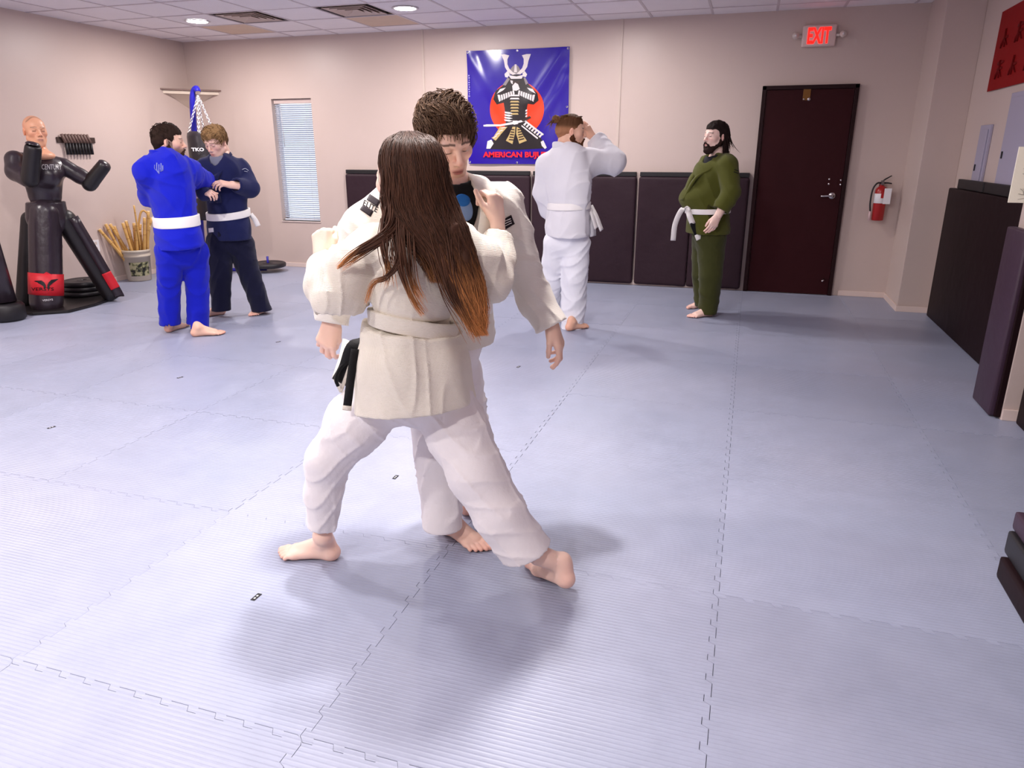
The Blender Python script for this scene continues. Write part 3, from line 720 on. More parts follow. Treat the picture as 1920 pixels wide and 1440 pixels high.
text_obj('lettering', 'AMERICAN BUJUTSU', ink((225, 22, 40)), ban, q0, EX, EZ, wid, hgt, .006, bold=.045)
q0 = bpt(*zpt(100, 330), lift=.008)
M_vm = ink((150, 140, 220))
for k_ in range(10):
    zz_ = Bz0+.955-k_*.024; box('print_mark', (Bx0+.014+.003*(k_ % 3), q0[1]-.006, zz_-.008), (Bx0+.030+.003*(k_ % 2), q0[1]-.005, zz_+.006), M_vm, ban)
for a, b in ((.015, .985), (.5, .985), (.985, .985), (.015, .015), (.5, .012), (.985, .5)):
    c = bpt(a, b); lathe('grommet', [(.006, .004), (.009, .005), (.012, .002), (.012, -.004)], M_chrome, ban, 12, axes_matrix(c, (1, 0, 0), (0, 0, 1), (0, -1, 0)))

# ---- outlet on the left wall
ow = onX(180, 461, XL+.004)
o = empty('wall_outlet', ow, 'white wall outlet low on the left wall beside the bucket of canes', 'wall outlet')
box('cover_plate', (XL+.0005, ow[1]-.045, ow[2]-.065), (XL+.007, ow[1]+.045, ow[2]+.065), M_print, o, bevel=.002)
for dz in (.03, -.03): box('socket', (XL+.0075, ow[1]-.016, ow[2]+dz-.016), (XL+.009, ow[1]+.016, ow[2]+dz+.016), M_cream, o, bevel=.001)
# ---- floor stickers
for n, (tx, ty, rz, lab) in enumerate([(-1.485, 1.77, .35, 'small black label stuck on the mat left of the front foot'), (-3.57, 2.79, .1, 'small black label on the mat at the left edge'),
        (-3.56, 3.77, .1, 'small black label on the mat in front of the man in blue'), (-3.5, 4.80, .1, 'small black label on the mat right of the blue-suited pair'),
        (-1.448, 4.71, .2, 'small black label on the mat by the outstretched hand'), (-1.46, 2.785, .4, 'small black label on the mat between the front pair and the left mats'),
        (-1.44, 6.78, .1, 'small black label on the mat behind the man in white')]):
    s_ = empty('mat_label', (tx, ty, 0), lab, 'label')
    M = Matrix.Translation((tx, ty, .0006)) @ Matrix.Rotation(rz+1.2, 4, 'Z')
    box('backing', (-.021, -.0085, -.0003), (.021, .0085, .0006), M_ink, s_, M=M)
    for k in (-1, 1): box('printed_mark', (k*.007-.004, -.003, .0006), (k*.007+.003, .003, .0009), M_print, s_, M=M)
# ---- corner shelf (upper far left corner)
zs = onY(365, 172, YB-.2)[2]
cs = empty('corner_shelf', (XL, YB, zs), 'small triangular cream corner shelf above the heavy bag', 'shelf')
M_shelf = mat('shelf_cream', hexc(226, 208, 190), .5); M_shelfd = mat('shelf_edge', hexc(120, 92, 84), .5)
def tri(name, L_, z0, z1, m):
    bm = bmesh.new(); p = [(XL+.002, YB-.002), (XL+.002, YB-L_), (XL+L_, YB-.002)]
    t_ = [bm.verts.new((x, y, z1)) for x, y in p]; b_ = [bm.verts.new((x, y, z0)) for x, y in p]
    bm.faces.new(t_); bm.faces.new(b_[::-1])
    for k in range(3): bm.faces.new((t_[k], b_[k], b_[(k+1) % 3], t_[(k+1) % 3]))
    bmesh.ops.recalc_face_normals(bm, faces=bm.faces[:]); return from_bm(name, bm, m, cs)
tri('shelf_board', .50, zs+.01, zs+.028, M_shelfd); tri('shelf_rail', .46, zs-.03, zs+.009, M_shelf)
bm = bmesh.new(); t_ = [bm.verts.new(p) for p in ((XL+.002, YB-.002, zs-.031), (XL+.002, YB-.38, zs-.031), (XL+.38, YB-.002, zs-.031))]; c = bm.verts.new((XL+.002, YB-.002, zs-.2))
bm.faces.new(t_)
for k in range(3): bm.faces.new((t_[k], c, t_[(k+1) % 3]))
bmesh.ops.recalc_face_normals(bm, faces=bm.faces[:]); from_bm('shelf_support', bm, M_shelf, cs)

# ---- rack with a row of dark rods on the left wall
ra, rb_ = onX(117, 262, XL+.03), onX(172, 262, XL+.03)
y0, y1 = ra[1], rb_[1]; zt = onX(145, 252, XL+.03)[2]; zb_ = onX(145, 290, XL+.03)[2]
rk = empty('weapon_rack', (XL, (y0+y1)/2, zb_), 'small wall rack holding a row of dark wooden rods beside the training dummy', 'wall rack')
M_rk = mat('dark_wood', hexc(58, 40, 34), .5, var=(20, .2)); M_rk2 = mat('dull_wood', hexc(112, 88, 80), .5, var=(20, .2))
zm = zt-(zt-zb_)*.42
box('rack_board', (XL+.001, y0-.05, zm), (XL+.014, y1+.06, zt-.03), M_rk, rk, bevel=.002)
for k in range(9):
    y = y0+.01+(y1-y0-.02)*(k+.5)/9; r_ = (y1-y0)/9*.43
    tube('upper_rod', [(XL+.03, y-.03, zt), (XL+.036, y, zm)], r_*.9, M_rk2, rk, 8)
    tube('lower_rod', [(XL+.034, y+.005, zm-.003), (XL+.034, y+.005, zb_)], r_*.8, M_black, rk, 8)

# ---- bucket with rattan sticks
bxy = onZ(248, 528); bX, bY = bxy[0], bxy[1]+.12
M_bkt = mat('bucket_plastic', hexc(196, 184, 168), .45)
bk = empty('bucket', (bX, bY, 0), 'grey plastic bucket with a camouflage label in the left corner, full of rattan sticks', 'bucket')
Mb = axes_matrix((bX, bY, 0), (1, 0, 0), (0, 1, 0), (0, 0, 1))
lathe('pail', [(.0001, .002), (.125, .002), (.13, .01), (.148, .28), (.155, .28), (.156, .30), (.150, .302), (.152, .335), (.158, .337), (.158, .35), (.153, .362), (.146, .365), (.143, .35), (.125, .02), (.0001, .015)], M_bkt, bk, 40, Mb)
toc = unit(V3(-bX, -bY, 0)); ang0 = math.atan2(toc[1], toc[0])+.18
def curved_patch(name, a0, a1, z0, z1, r0, r1, m, parent, n=16, lift=.001):
    V_, F_ = [], []
    for i in range(n+1):
        a = a0+(a1-a0)*i/n
        for z in (z0, z1):
            r_ = r0+(r1-r0)*(z/.28)+lift; V_.append((bX+r_*math.cos(a), bY+r_*math.sin(a), z))
    for i in range(n): F_.append((2*i, 2*i+2, 2*i+3, 2*i+1))
    return from_np(name, V_, F_, m, parent)
M_camo = bpy.data.materials.new('camouflage_label'); M_camo.use_nodes = True
nt = M_camo.node_tree; nn = nt.nodes.new('ShaderNodeTexNoise'); nn.inputs['Scale'].default_value = 22; nn.inputs['Detail'].default_value = 1
tc = nt.nodes.new('ShaderNodeTexCoord'); nt.links.new(tc.outputs['Object'], nn.inputs['Vector'])
cr = nt.nodes.new('ShaderNodeValToRGB'); cr.color_ramp.interpolation = 'CONSTANT'; cr.color_ramp.elements[0].color = hexc(34, 34, 28); cr.color_ramp.elements[0].position = 0
cr.color_ramp.elements[1].position = .45; cr.color_ramp.elements[1].color = hexc(120, 122, 84)
e = cr.color_ramp.elements.new(.54); e.color = hexc(176, 170, 134)
nt.links.new(nn.outputs['Fac'], cr.inputs['Fac']); nt.links.new(cr.outputs[0], nt.nodes['Principled BSDF'].inputs['Base Color'])
curved_patch('camouflage_label', ang0-.85, ang0+.75, .065, .225, .13, .148, M_camo, bk)
c = V3(bX, bY, 0)+.16*V3(math.cos(ang0+.1), math.sin(ang0+.1), 0)
rt = np.cross(EZ, V3(math.cos(ang0), math.sin(ang0), 0))
text_obj('lettering', 'Academy', M_ink, bk, c-rt*.075+EZ*.13, rt, EZ, .15, .045, .004, bold=.02)
tube('wire_handle', polyline([V3(bX, bY, 0)+V3(math.cos(t_), math.sin(t_), 0)*.16+EZ*(.3-.2*math.sin((t_-ang0+1.5)/3*math.pi)) for t_ in np.linspace(ang0-1.5-.1, ang0+1.5, 9)][:2]+[], 6) if False else
     [V3(bX, bY, .29)+V3(math.cos(t_), math.sin(t_), 0)*.162-EZ*.19*math.sin(math.pi*(t_-ang0+1.4-math.pi)/2.8)*0 for t_ in np.linspace(ang0+math.pi-1.4, ang0+math.pi+1.4, 20)], .002, M_chrome, bk, 6)
M_rat = mat('rattan', hexc(214, 168, 96), .5, var=(14, .22), bump=(60, .001)); M_ratend = mat('rattan_cut_end', hexc(240, 214, 178), .6)
M_node = mat('rattan_ring', hexc(170, 118, 58), .5)
Sb = facing(bX, bY)
tips = [(186, 430), (192, 432), (198, 420), (206, 420), (214, 424), (230, 418), (236, 414), (242, 431), (251, 385), (251, 418), (255, 422), (262, 433), (263, 420), (271, 408), (280, 424), (284, 408), (278, 396)]
slabs_ = ['leftmost rattan stick in the bucket, leaning left', 'second rattan stick from the left in the bucket', 'third rattan stick from the left in the bucket', 'fourth rattan stick from the left in the bucket',
 'darker rattan stick leaning left, fifth from the left', 'upright rattan stick left of the middle of the bucket', 'upright rattan stick with a dark tip beside the upright left one', 'short thick rattan stick at the front of the bucket',
 'tallest and thinnest rattan stick, standing straight up', 'ringed rattan stick just below the tallest one', 'pale rattan stick right of the ringed one', 'short rattan stick right of the middle at the front', 'pale rattan stick inside the crook of the cane',
 'thick rattan stick leaning right behind the front ones', 'rattan stick leaning right, with a pale cut top', 'rightmost rattan stick, reaching over to the man in blue', 'rattan stick leaning right behind the thick one']
for n, ((tx, ty), lab) in enumerate(zip(tips, slabs_)):
    q = random.Random(n+40); d = .07*math.cos(n*2.4)*1.0; top = Sb(tx, ty, d+q.uniform(-.03, .05))
    t_ = (tx-235)/50.; a = n*2.4; base = V3(bX, bY, .03)+rt*(-.06*t_)*-.4+V3(math.cos(a), math.sin(a), 0)*.06
    r_ = .0095 if n == 8 else .0170
    s_ = empty('rattan_stick', tuple(base), lab, 'stick', 'rattan sticks in the bucket'); Pn = np.linspace(base, top, 14)
    R_ = np.full(14, r_); tube('shaft', Pn, R_, M_rat, s_, 8)
    dd = unit(top-base); x_, y_, z_ = frame_axes(dd)
    lathe('cut_end', [(.0001, .002), (r_*.9, .0015), (r_*1.02, -.004)], M_ratend, s_, 10, axes_matrix(top, x_, y_, dd))
    for f in (.45, .72, .9):
        c = base+(top-base)*f; lathe('node_ring', [(r_, -.003), (r_*1.12, 0), (r_, .003)], M_node, s_, 10, axes_matrix(c, x_, y_, dd))
pts = [Sb(256, 475, .0), Sb(259, 430, .0), Sb(263, 402, .0), Sb(268, 395, 0), Sb(274, 398, 0), Sb(278, 404, 0)]
pts = [V3(bX+.02, bY, .05)]+pts
o = empty('hooked_cane', tuple(pts[0]), 'walking cane with a curved crook handle standing in the bucket', 'cane')
tube('cane_shaft', polyline(pts, 40), .0115, M_rat, o, 8)

# ---- heavy bag on its blue stand
SX, SY = onY(366, 165, 7.55)[0], 7.55
M_blue = mat('blue_stand_paint', hexc(28, 24, 150), .35); M_chain = mat('chain_steel', hexc(225, 225, 230), .25, 1.)
M_bag = mat('bag_vinyl', hexc(38, 32, 38), .35, bump=(12, .006)); M_plate = mat('weight_plate', hexc(30, 26, 32), .45, bump=(60, .0008))
Ss = facing(SX, SY)
st = empty('bag_stand', (SX, SY, 0), 'blue steel heavy bag stand in the far left corner with plates on its feet', 'bag stand')
top = Ss(365, 168)
tube('post', polyline([Ss(383, 497, -.1), Ss(375, 400, -.1), Ss(369, 300, -.06), Ss(363, 230, -.03), Ss(361, 190, 0), Ss(363, 172, .01), Ss(368, 166, .04), Ss(371, 172, .08)], 40), .034, M_blue, st, 14)
box('end_cap', tuple(Ss(371, 174, .08)-.02), tuple(Ss(371, 174, .08)+.02), M_chrome, st, bevel=.006)
l1, l2 = onZ(318, 519), onZ(487, 512); b0 = Ss(383, 497, -.1); b0[2] = .03
tube('floor_leg', [b0, (l1[0], l1[1]+.15, .03)], .022, M_blue, st, 10); tube('floor_leg', [b0, (l2[0], l2[1]+.15, .03)], .022, M_blue, st, 10)
for n, (p, lab, k) in enumerate(((l1, 'black weight plate on the left foot of the bag stand, behind the man in blue', 1), (l2, 'black weight plate on the right foot of the bag stand, behind the man in navy', 1))):
    c = (p[0]+.02, p[1]+.16, .055); w_ = empty('weight_plate', c, lab, 'weight plate')
    lathe('disc', [(.03, 0), (.2, 0), (.218, .008), (.222, .03), (.218, .05), (.2, .058), (.185, .05), (.07, .048), (.06, .056), (.03, .056), (.03, 0)], M_plate, w_, 40, axes_matrix(c, (1, 0, 0), (0, 1, 0), (0, 0, 1)))
    tube('peg', [(c[0], c[1], .03), (c[0], c[1], .19)], .014, M_blue, st, 8)
bgx, bgy = Ss(385, 300, .22)[:2]
bt = Ss(378, 250, .22)
bag = empty('heavy_bag', (bt[0], bt[1], .9), 'black heavy punching bag hanging from chains between the two men', 'punching bag')
rB = .165; zt_ = bt[2]+.02
lathe('bag_body', [(.0001, zt_-.005), (rB*.8, zt_), (rB*.95, zt_-.02), (rB, zt_-.06), (rB*1.02, zt_-.5), (rB*1.03, zt_-.95), (rB*.97, zt_-1.0), (.0001, zt_-1.01)], M_bag, bag, 36, axes_matrix((bt[0], bt[1], 0), (1, 0, 0), (0, 1, 0), (0, 0, 1)))
dn = unit(V3(-bt[0], -bt[1], 0)); rt2 = np.cross(EZ, dn)
c = V3(bt[0], bt[1], 0)+dn*rB*1.02+rt2*-.03
zz = Ss(365, 280, .35)[2]
text_obj('lettering', 'TKO', M_print, bag, V3(c[0], c[1], zz-.022)-rt2*.10, rt2, EZ, .135, .04, .006, bold=.04)
tp = Ss(371, 178, .08)
for k in range(4):
    a = k*math.pi/2+.5; e_ = V3(bt[0], bt[1], zt_-.01)+V3(math.cos(a), math.sin(a), 0)*rB*.85
    parts = []; nL = 17
    for i in range(nL):
        p0 = tp+(e_-tp)*(i/nL); p1 = tp+(e_-tp)*((i+1)/nL); d = unit(p1-p0); x_, y_, _ = frame_axes(d)
        if i % 2: x_ = y_
        c = (p0+p1)/2; L_ = np.linalg.norm(p1-p0)*.62
        ring = [c+d*L_*math.cos(t_)+x_*.011*math.sin(t_) for t_ in np.linspace(0, 2*np.pi, 11)]
        parts.append(tube_np(ring, .0042, 6, False))
    V_, F_ = join_np(parts); from_np('chain', V_, F_, M_chain, bag)

# ---- training dummy
du = onZ(85, 582); DXc, DYc = du[0]-.02, du[1]+.16
Sd = facing(DXc, DYc)
M_dv = mat('dummy_vinyl', hexc(44, 34, 42), .3, bump=(10, .005), spec=.6); M_dk = mat('dummy_dark_vinyl', hexc(22, 17, 20), .4)
M_dskin = mat('dummy_skin', hexc(226, 170, 138), .42, attr=True); M_dred = mat('dummy_red_band', hexc(206, 30, 44), .5, bump=(10, .004))
dm = empty('training_dummy', (DXc, DYc, 0), 'black vinyl grappling dummy with a tan head and three legs, left of the bucket', 'training dummy')
# ================================================================== FIGURE LIBRARY
def head_geo(vox=.0035, jaw=1., nose=1., fat=0., beard=0., closed=False, seed=0, bald=False, female=False):
    """head in local axes: x to the person's left... mirrored safe, y forward, z up, origin between the ears"""
    V_ = Vol((-.11, -.13, -.16), (.11, .15, .14), vox)
    V_.ell((0, -.012, .042), (.075, .094, .084), .02)
    V_.ell((0, .030, .035), (.064, .068, .070), .02)
    V_.ell((0, .032, -.022), (.058+fat, .060, .082), .03)
    V_.ell((0, .070, -.090), (.024*jaw+fat*.5, .022, .020), .03)
    for s in (-1, 1):
        V_.cone((s*(.053+fat), .004, -.050), (s*.018, .066, -.092), .020, .018, .03)
        V_.ell((s*.042, .062, -.010), (.022+fat, .022, .022), .025)
        V_.cone((s*.040, .083, .030), (s*.012, .095, .027), .009, .009, .014)
    V_.cone((0, -.035, -.03), (0, -.045, -.15), .056+fat*.5, .058+fat, .03)
    for s in (-1, 1): V_.ell((s*.031, .103, .010), (.018, .016, .0115), .012, 'sub')
    V_.cone((0, .094, .022), (0, .117*(.5+.5*nose), -.020), .0075, .011, .010)
    V_.ell((0, .116*(.5+.5*nose), -.024), (.0105, .010, .009), .008)
    for s in (-1, 1): V_.ell((s*.0125, .106, -.027), (.0075, .010, .007), .006)
    V_.ell((0, .085, -.052), (.030, .018, .026), .02)
    V_.ell((0, .101, -.0535), (.021, .0075, .0052), .005); V_.ell((0, .100, -.0645), (.018, .0078, .0062), .005)
    V_.cone((-.021, .1055, -.059), (0, .110, -.0590), .0022, .0026, .003, 'sub'); V_.cone((.021, .1055, -.059), (0, .110, -.059), .0022, .0026, .003, 'sub')
    for s in (-1, 1):
        V_.ell((s*.077, -.006, .002), (.0085, .019, .031), .006, R=[unit((1, s*.35, 0)), unit((-s*.35, 1, .0)), (0, 0, 1)])
        V_.ell((s*.086, .000, .004), (.006, .010, .019), .004, 'sub')
        V_.ell((s*.031, .0835, .0115), (.0145, .0135, .0118), .004)          # lids / eye bulge
        if not closed: V_.cone((s*.040, .0975, .0095), (s*.022, .0985, .0095), .0028, .0030, .002, 'sub')
        else: V_.cone((s*.042, .096, .0045), (s*.021, .098, .0050), .0012, .0012, .002, 'sub')
    P, Q = V_.mesh(0)
    return P, Q
def head_color(P, skin, lip=(.55, .20, .18), brow=(.10, .06, .045), stubble=None, browy=.0355):
    skin = np.array(skin[:3]); C = np.tile(skin, (len(P), 1)); x, y, z = P.T; ax = np.abs(x)
    def mixc(m, c): 
        nonlocal C; m = np.clip(m, 0, 1)[:, None]; C = C*(1-m)+np.array(c)*m
    red = skin*np.array([1.04, .80, .78])
    mixc(.55*np.exp(-((ax-.045)**2+(z+.02)**2)/.0004)*(y > .04), red); mixc(.6*np.exp(-(x**2+(z+.022)**2)/.00012)*(y > .09), red)
    mixc(.5*(ax > .072), red)
    ml = (np.exp(-((ax/.0215)**4))*np.exp(-(((z+.0592)/.0088)**6)))*(y > .092); mixc(ml*.9, lip)
    mixc(.8*np.exp(-((z+.0592)/.0016)**2)*(ax < .019)*(y > .095), np.array(lip)*.35); mixc(.75*np.exp(-(((ax-.0085)/.004)**2+((z+.0325)/.0032)**2))*(y > .095), skin*.28)
    zb = browy+.10*(ax-.012)*(ax < .03)-.12*(ax-.03)*(ax >= .03)
    mb = np.exp(-(((z-zb)/.0036)**4))*(ax > .010)*(ax < .052)*(y > .05); mixc(mb*.92, brow)
    mixc(.35*np.exp(-(((ax-.031)/.017)**4+((z-.010)/.010)**4))*(y > .08), skin*.72)
    me = np.exp(-(((ax-.031)/.0125)**4+((z-.0055)/.0030)**4))*(y > .086); mixc(me*.92, np.array(brow)*.5)
    if stubble is not None:
        jawm = 1/(1+np.exp((z+.038+.55*np.maximum(.0, .05-y)*(0))/.006))*(y > -.01)*(1-np.exp(-((ax/.02)**2+((z+.059)/.011)**4)))
        side = np.exp(-((z+.02)/.05)**4)*(ax > .055)*(y > -.005)*(y < .035)
        mixc(np.clip(jawm+side, 0, 1)*stubble[1]*(z > -.125), stubble[0])
    return C
def hand_geo(curl, thumb=(.6, .3), spread=.12, vox=.003, L=1., flen=None, forearm=.09, fr=.029):
    """local: wrist at origin, +y to the fingers, +x to the thumb side, +z back of the hand. curl=4x3 radians, thumb=(abduct, curl)"""
    C = np.zeros((4, 3)) + np.array(curl, float).reshape(-1, 3) if np.ndim(curl) == 2 else np.tile(np.array(curl, float), (4, 1))
    V_ = Vol((-.12, -forearm-.04, -.13), (.13, .23, .12), vox)
    V_.cone((0, -forearm, 0), (0, -.012, 0), fr*1.15, fr*.92, .02, sq=((0, 0, 1), 1.15)); V_.cone((0, -.02, 0), (0, .015, 0), fr*.92, fr*.93, .02, sq=((0, 0, 1), 1.35))
    for x0, x1, r0, r1 in ((.012, .029, .017, .0135), (.002, .0095, .017, .014), (-.008, -.010, .017, .0135), (-.016, -.028, .016, .012)):
        V_.cone((x0, .01, 0), (x1, .083-abs(x1-.008)*.25, .003), r0, r1, .016)
    V_.ell((.024, .035, -.008), (.014, .026, .014), .014)
    bases = [(.030, .084, .002, .080), (.0105, .088, .004, .088), (-.0105, .084, .003, .082), (-.029, .075, 0, .064)]
    rad = [(.0098, .0088, .0078), (.0100, .009, .008), (.0095, .0086, .0076), (.0083, .0076, .0068)]
    for f in range(4):
        bx_, by_, bz_, ln = bases[f]; ln *= L; sp = spread*(1.5-f)/1.5; p = np.array([bx_, by_, bz_]); a = 0.
        for k, fr_ in enumerate((.46, .30, .24)):
            a += C[f][k]; d = np.array([math.sin(sp)*math.cos(a), math.cos(sp)*math.cos(a), -math.sin(a)])
            q = p+d*ln*fr_; r0 = rad[f][k]; V_.cone(p, q, r0*1.04, rad[f][min(k+1, 2)], .0035 if k else .008); p = q
    ab, cu = thumb
    p = np.array([.022, .022, -.008]); d = np.array([math.sin(ab+.25), math.cos(ab+.25), -.25]); d /= np.linalg.norm(d); q = p+d*.040
    V_.cone(p, q, .0145, .0115, .012); d2 = unit(np.array([math.sin(ab-.1-cu*.6), math.cos(ab-.1-cu*.6), -.25-cu*.6])); r = q+d2*.033
    V_.cone(q, r, .0112, .0098, .004); d3 = unit(np.array([math.sin(ab-.15-cu*1.1), math.cos(ab-.15-cu*1.1), -.2-cu*.8])); V_.cone(r, r+d3*.024, .0100, .0082, .004)
    return V_.mesh(0)
def hand_matrix(wrist, to_fingers, back, thumb_side, s=1.):
    """thumb_side: rough world direction of the thumb; decides left or right hand"""
    y = unit(to_fingers); z = np.asarray(back, float); z = unit(z-(z@y)*y); x = np.cross(y, z)
    if x@np.asarray(thumb_side) < 0: x = -x
    return axes_matrix(wrist, x*s, y*s, z*s)
def orient(P, Q, M):
    """transform; flip faces if the matrix mirrors"""
    P2 = xf(M, P)
    return P2, (Q[:, ::-1] if np.linalg.det(np.array(M)[:3, :3]) < 0 else Q)
def foot_geo(shin=(0, 0, .25), vox=.004, heel_up=0., r_shin=.036):
    """origin under the ankle, +y toes, +x big-toe side, floor z=0"""
    V_ = Vol((-.1, -.12, -.02), (.1, .24, .34), vox); sh = np.array(shin, float)
    an = np.array([0, -.002, .078+heel_up])
    V_.cone(an, an+sh, .034, r_shin, .02, sq=((1, 0, 0), 1.12))
    V_.ell((0, -.030, .030+heel_up), (.030, .034, .031), .02); V_.cone((0, -.032, .032+heel_up), an+(0, -.008, .02), .026, .027, .02)
    for s in (-1, 1): V_.ell((s*.030, 0, .076+heel_up), (.010, .013, .014), .01)
    V_.cone(an+(0, .005, -.01), (.010, .118, .030), .033, .020, .025); V_.cone((0, -.01, .035+heel_up), (-.022, .105, .020), .028, .018, .02)
    V_.cone((0, -.02, .025+heel_up*.8), (.024, .125, .020), .024, .019, .02)
    V_.ell((0, .128, .018), (.044, .026, .017), .02)
    for x0, y0, x1, y1, r0, r1 in ((.029, .135, .027, .192, .0165, .0138), (.009, .142, .008, .190, .0115, .0095), (-.007, .138, -.010, .179, .0105, .0088), (-.021, .130, -.026, .167, .0102, .0085), (-.034, .120, -.040, .150, .0100, .0082)):
        V_.cone((x0, y0, .016), ((x0+x1)/2, (y0+y1)/2, .019), r0, r1, .006); V_.cone(((x0+x1)/2, (y0+y1)/2, .019), (x1, y1, .0105), r1, r1, .004)
    V_.cut((0, 0, .0), (0, 0, -1))
    return V_.mesh(0)
def foot_matrix(ankle_xy, toe_dir, big_toe_side, s=1., z=0.):
    y = unit((toe_dir[0], toe_dir[1], 0)); x = np.cross(y, (0, 0, 1))
    if x@np.append(np.asarray(big_toe_side, float)[:2], 0) < 0: x = -x
    return axes_matrix((ankle_xy[0], ankle_xy[1], z+.0005), x*s, y*s, V3(0, 0, s))
def foot(ground_px, toe_dir, side, target, s=1., vox=.004, shift=(0, 0), heel_up=0., S=None, r_shin=.036):
    g = ground_px if len(ground_px) == 3 else onZ(*ground_px)
    M = foot_matrix((g[0]+shift[0], g[1]+shift[1]), toe_dir, side, s); Mi = np.linalg.inv(M)
    t = xf(Mi, np.array([target]))[0]; an = np.array([0, -.002, .078+heel_up]); sh = t-an; L_ = np.linalg.norm(sh); sh = sh/L_*min(L_, .21)
    return (M, dict(shin=tuple(sh), vox=vox, heel_up=heel_up, r_shin=r_shin))
class Body:
    """collects skin surfaces into one mesh with a colour attribute"""
    def __init__(s, skin): s.P, s.Q, s.C, s.n, s.skin = [], [], [], 0, np.array(skin[:3])
    def add(s, PQ, C=None, M=None):
        P, Q = PQ
        if M is not None: P, Q = orient(P, Q, M)
        s.P.append(P); s.Q.append(Q+s.n); s.n += len(P); s.C.append(np.tile(s.skin, (len(P), 1)) if C is None else C); return s
    def build(s, m, parent, name='body'):
        return from_np(name, np.vstack(s.P), np.vstack(s.Q), m, parent, True, np.vstack(s.C))
def hand_color(P, skin):
    skin = np.array(skin[:3]); C = np.tile(skin, (len(P), 1)); m = np.clip((P[:, 1]-.10)/.07, 0, 1)[:, None]*.5
    return C*(1-m)+skin*np.array([1.02, .78, .76])*m
def foot_color(P, skin):
    skin = np.array(skin[:3]); m = (np.clip((P[:, 1]-.13)/.06, 0, 1)*.5+np.exp(-((P[:, 2])/.018)**2)*.35+np.clip((-.02-P[:, 1])/.03, 0, 1)*.3).clip(0, .7)[:, None]
    return skin*(1-m)+skin*np.array([1.0, .74, .70])*m
def strands(name, guides, radii, m, parent, c_root, c_tip, tip_start=.6, n=5, jitter=.18, flat=1., seed=1, zr=None):
    q = np.random.default_rng(seed); parts, cols = [], []
    for G, R in zip(guides, radii):
        V_, F_ = tube_np(G, R, n, False, flat); t = np.linspace(0, 1, len(G)); parts.append((V_, F_))
        k = (np.clip((t-tip_start)/(1.0001-tip_start), 0, 1) if zr is None else np.clip((zr[0]-G[:, 2]+q.normal()*.03)/(zr[0]-zr[1]), 0, 1))[:, None]; c = (np.array(c_root[:3])*(1-k)+np.array(c_tip[:3])*k)*(1+q.uniform(-jitter, jitter)*1.6)
        cols.append(np.repeat(c, n, 0))
    V_, F_ = join_np(parts); return from_np(name, V_, F_, m, parent, True, np.vstack(cols))
M_skin = mat('skin', hexc(224, 172, 148), .45, attr=True, bump=(220, .0004)); 
_b = M_skin.node_tree.nodes['Principled BSDF']; _b.inputs['Subsurface Weight'].default_value = .08; _b.inputs['Subsurface Radius'].default_value = (.012, .004, .002); _b.inputs['Subsurface Scale'].default_value = .5
M_hair = mat('hair', hexc(60, 38, 28), .7, attr=True, spec=.12)
M_eye = mat('eye_white', hexc(225, 218, 215), .2); M_iris = mat('iris', hexc(60, 50, 40), .15)
SKIN = hexc(224, 170, 145)
def cloth(name, c, ribs=None, rough=.85, bump=(300, .0012)):
    return mat(name, c, rough, spec=.2, sheen=.12, bump=bump, wave=ribs, var=(3, .03))
def belt_band(name, ring, w, t, m, parent, n=60):
    """flat band following a closed ring of points; w height, t thickness"""
    R = np.asarray(ring, float); R = np.vstack([R, R[:1]]); s = np.linspace(0, len(R)-1, n+1)[:-1]
    Q_ = []; k = len(R)-1
    for x in s:
        i = int(x); f = x-i; a, b, c, d = R[(i-1) % k], R[i % k], R[(i+1) % k], R[(i+2) % k]
        Q_.append(.5*((2*b)+(-a+c)*f+(2*a-5*b+4*c-d)*f*f+(-a+3*b-3*c+d)*f**3))
    C_ = np.array(Q_); cen = C_.mean(0); T = np.roll(C_, -1, 0)-np.roll(C_, 1, 0); T /= np.linalg.norm(T, axis=1)[:, None]
    N_ = np.cross(T, (0, 0, 1)); N_ /= np.linalg.norm(N_, axis=1)[:, None]; sg = np.sign(((C_-cen)*N_).sum(1))[:, None]; N_ = N_*sg; U = np.cross(N_, T); U *= np.sign(U[:, 2:3])
    t0, t = t, t*.62; sec = [(-t0, -w/2), (t*.8, -w/2), (t, -w*.42), (t*.9, 0), (t, w*.42), (t*.8, w/2), (-t0, w/2)]; V_ = np.stack([C_+N_*a+U*b for a, b in sec], 1).reshape(-1, 3)
    m_ = len(sec); i = np.arange(len(C_))[:, None]*m_; j = np.arange(m_)[None]; i2 = ((np.arange(len(C_))+1) % len(C_))[:, None]*m_; j2 = (j+1) % m_
    F_ = np.stack([i+j, i2+j, i2+j2, i+j2], -1).reshape(-1, 4); return from_np(name, V_, F_, m, parent, True)
def strap(name, pts, w, t, m, parent, side, n=20):
    """flat ribbon along pts; side = width direction"""
    C_ = polyline(pts, n); T = np.gradient(C_, axis=0); T /= np.linalg.norm(T, axis=1)[:, None]; S_ = np.tile(unit(side), (n, 1)); S_ = S_-(S_*T).sum(1)[:, None]*T; S_ /= np.linalg.norm(S_, axis=1)[:, None]
    N_ = np.cross(T, S_); V_ = np.stack([C_+S_*a*w/2+N_*b*t/2 for a, b in ((-1, -1), (1, -1), (1, 1), (-1, 1))], 1).reshape(-1, 3)
    i = np.arange(n-1)[:, None]*4; j = np.arange(4)[None]; F_ = np.stack([i+j, i+(j+1) % 4, i+4+(j+1) % 4, i+4+j], -1).reshape(-1, 4)
    F_ = np.vstack([F_, [[0, 3, 2, 1]], [[(n-1)*4, (n-1)*4+1, (n-1)*4+2, (n-1)*4+3]]]); return from_np(name, V_, F_, m, parent, False)

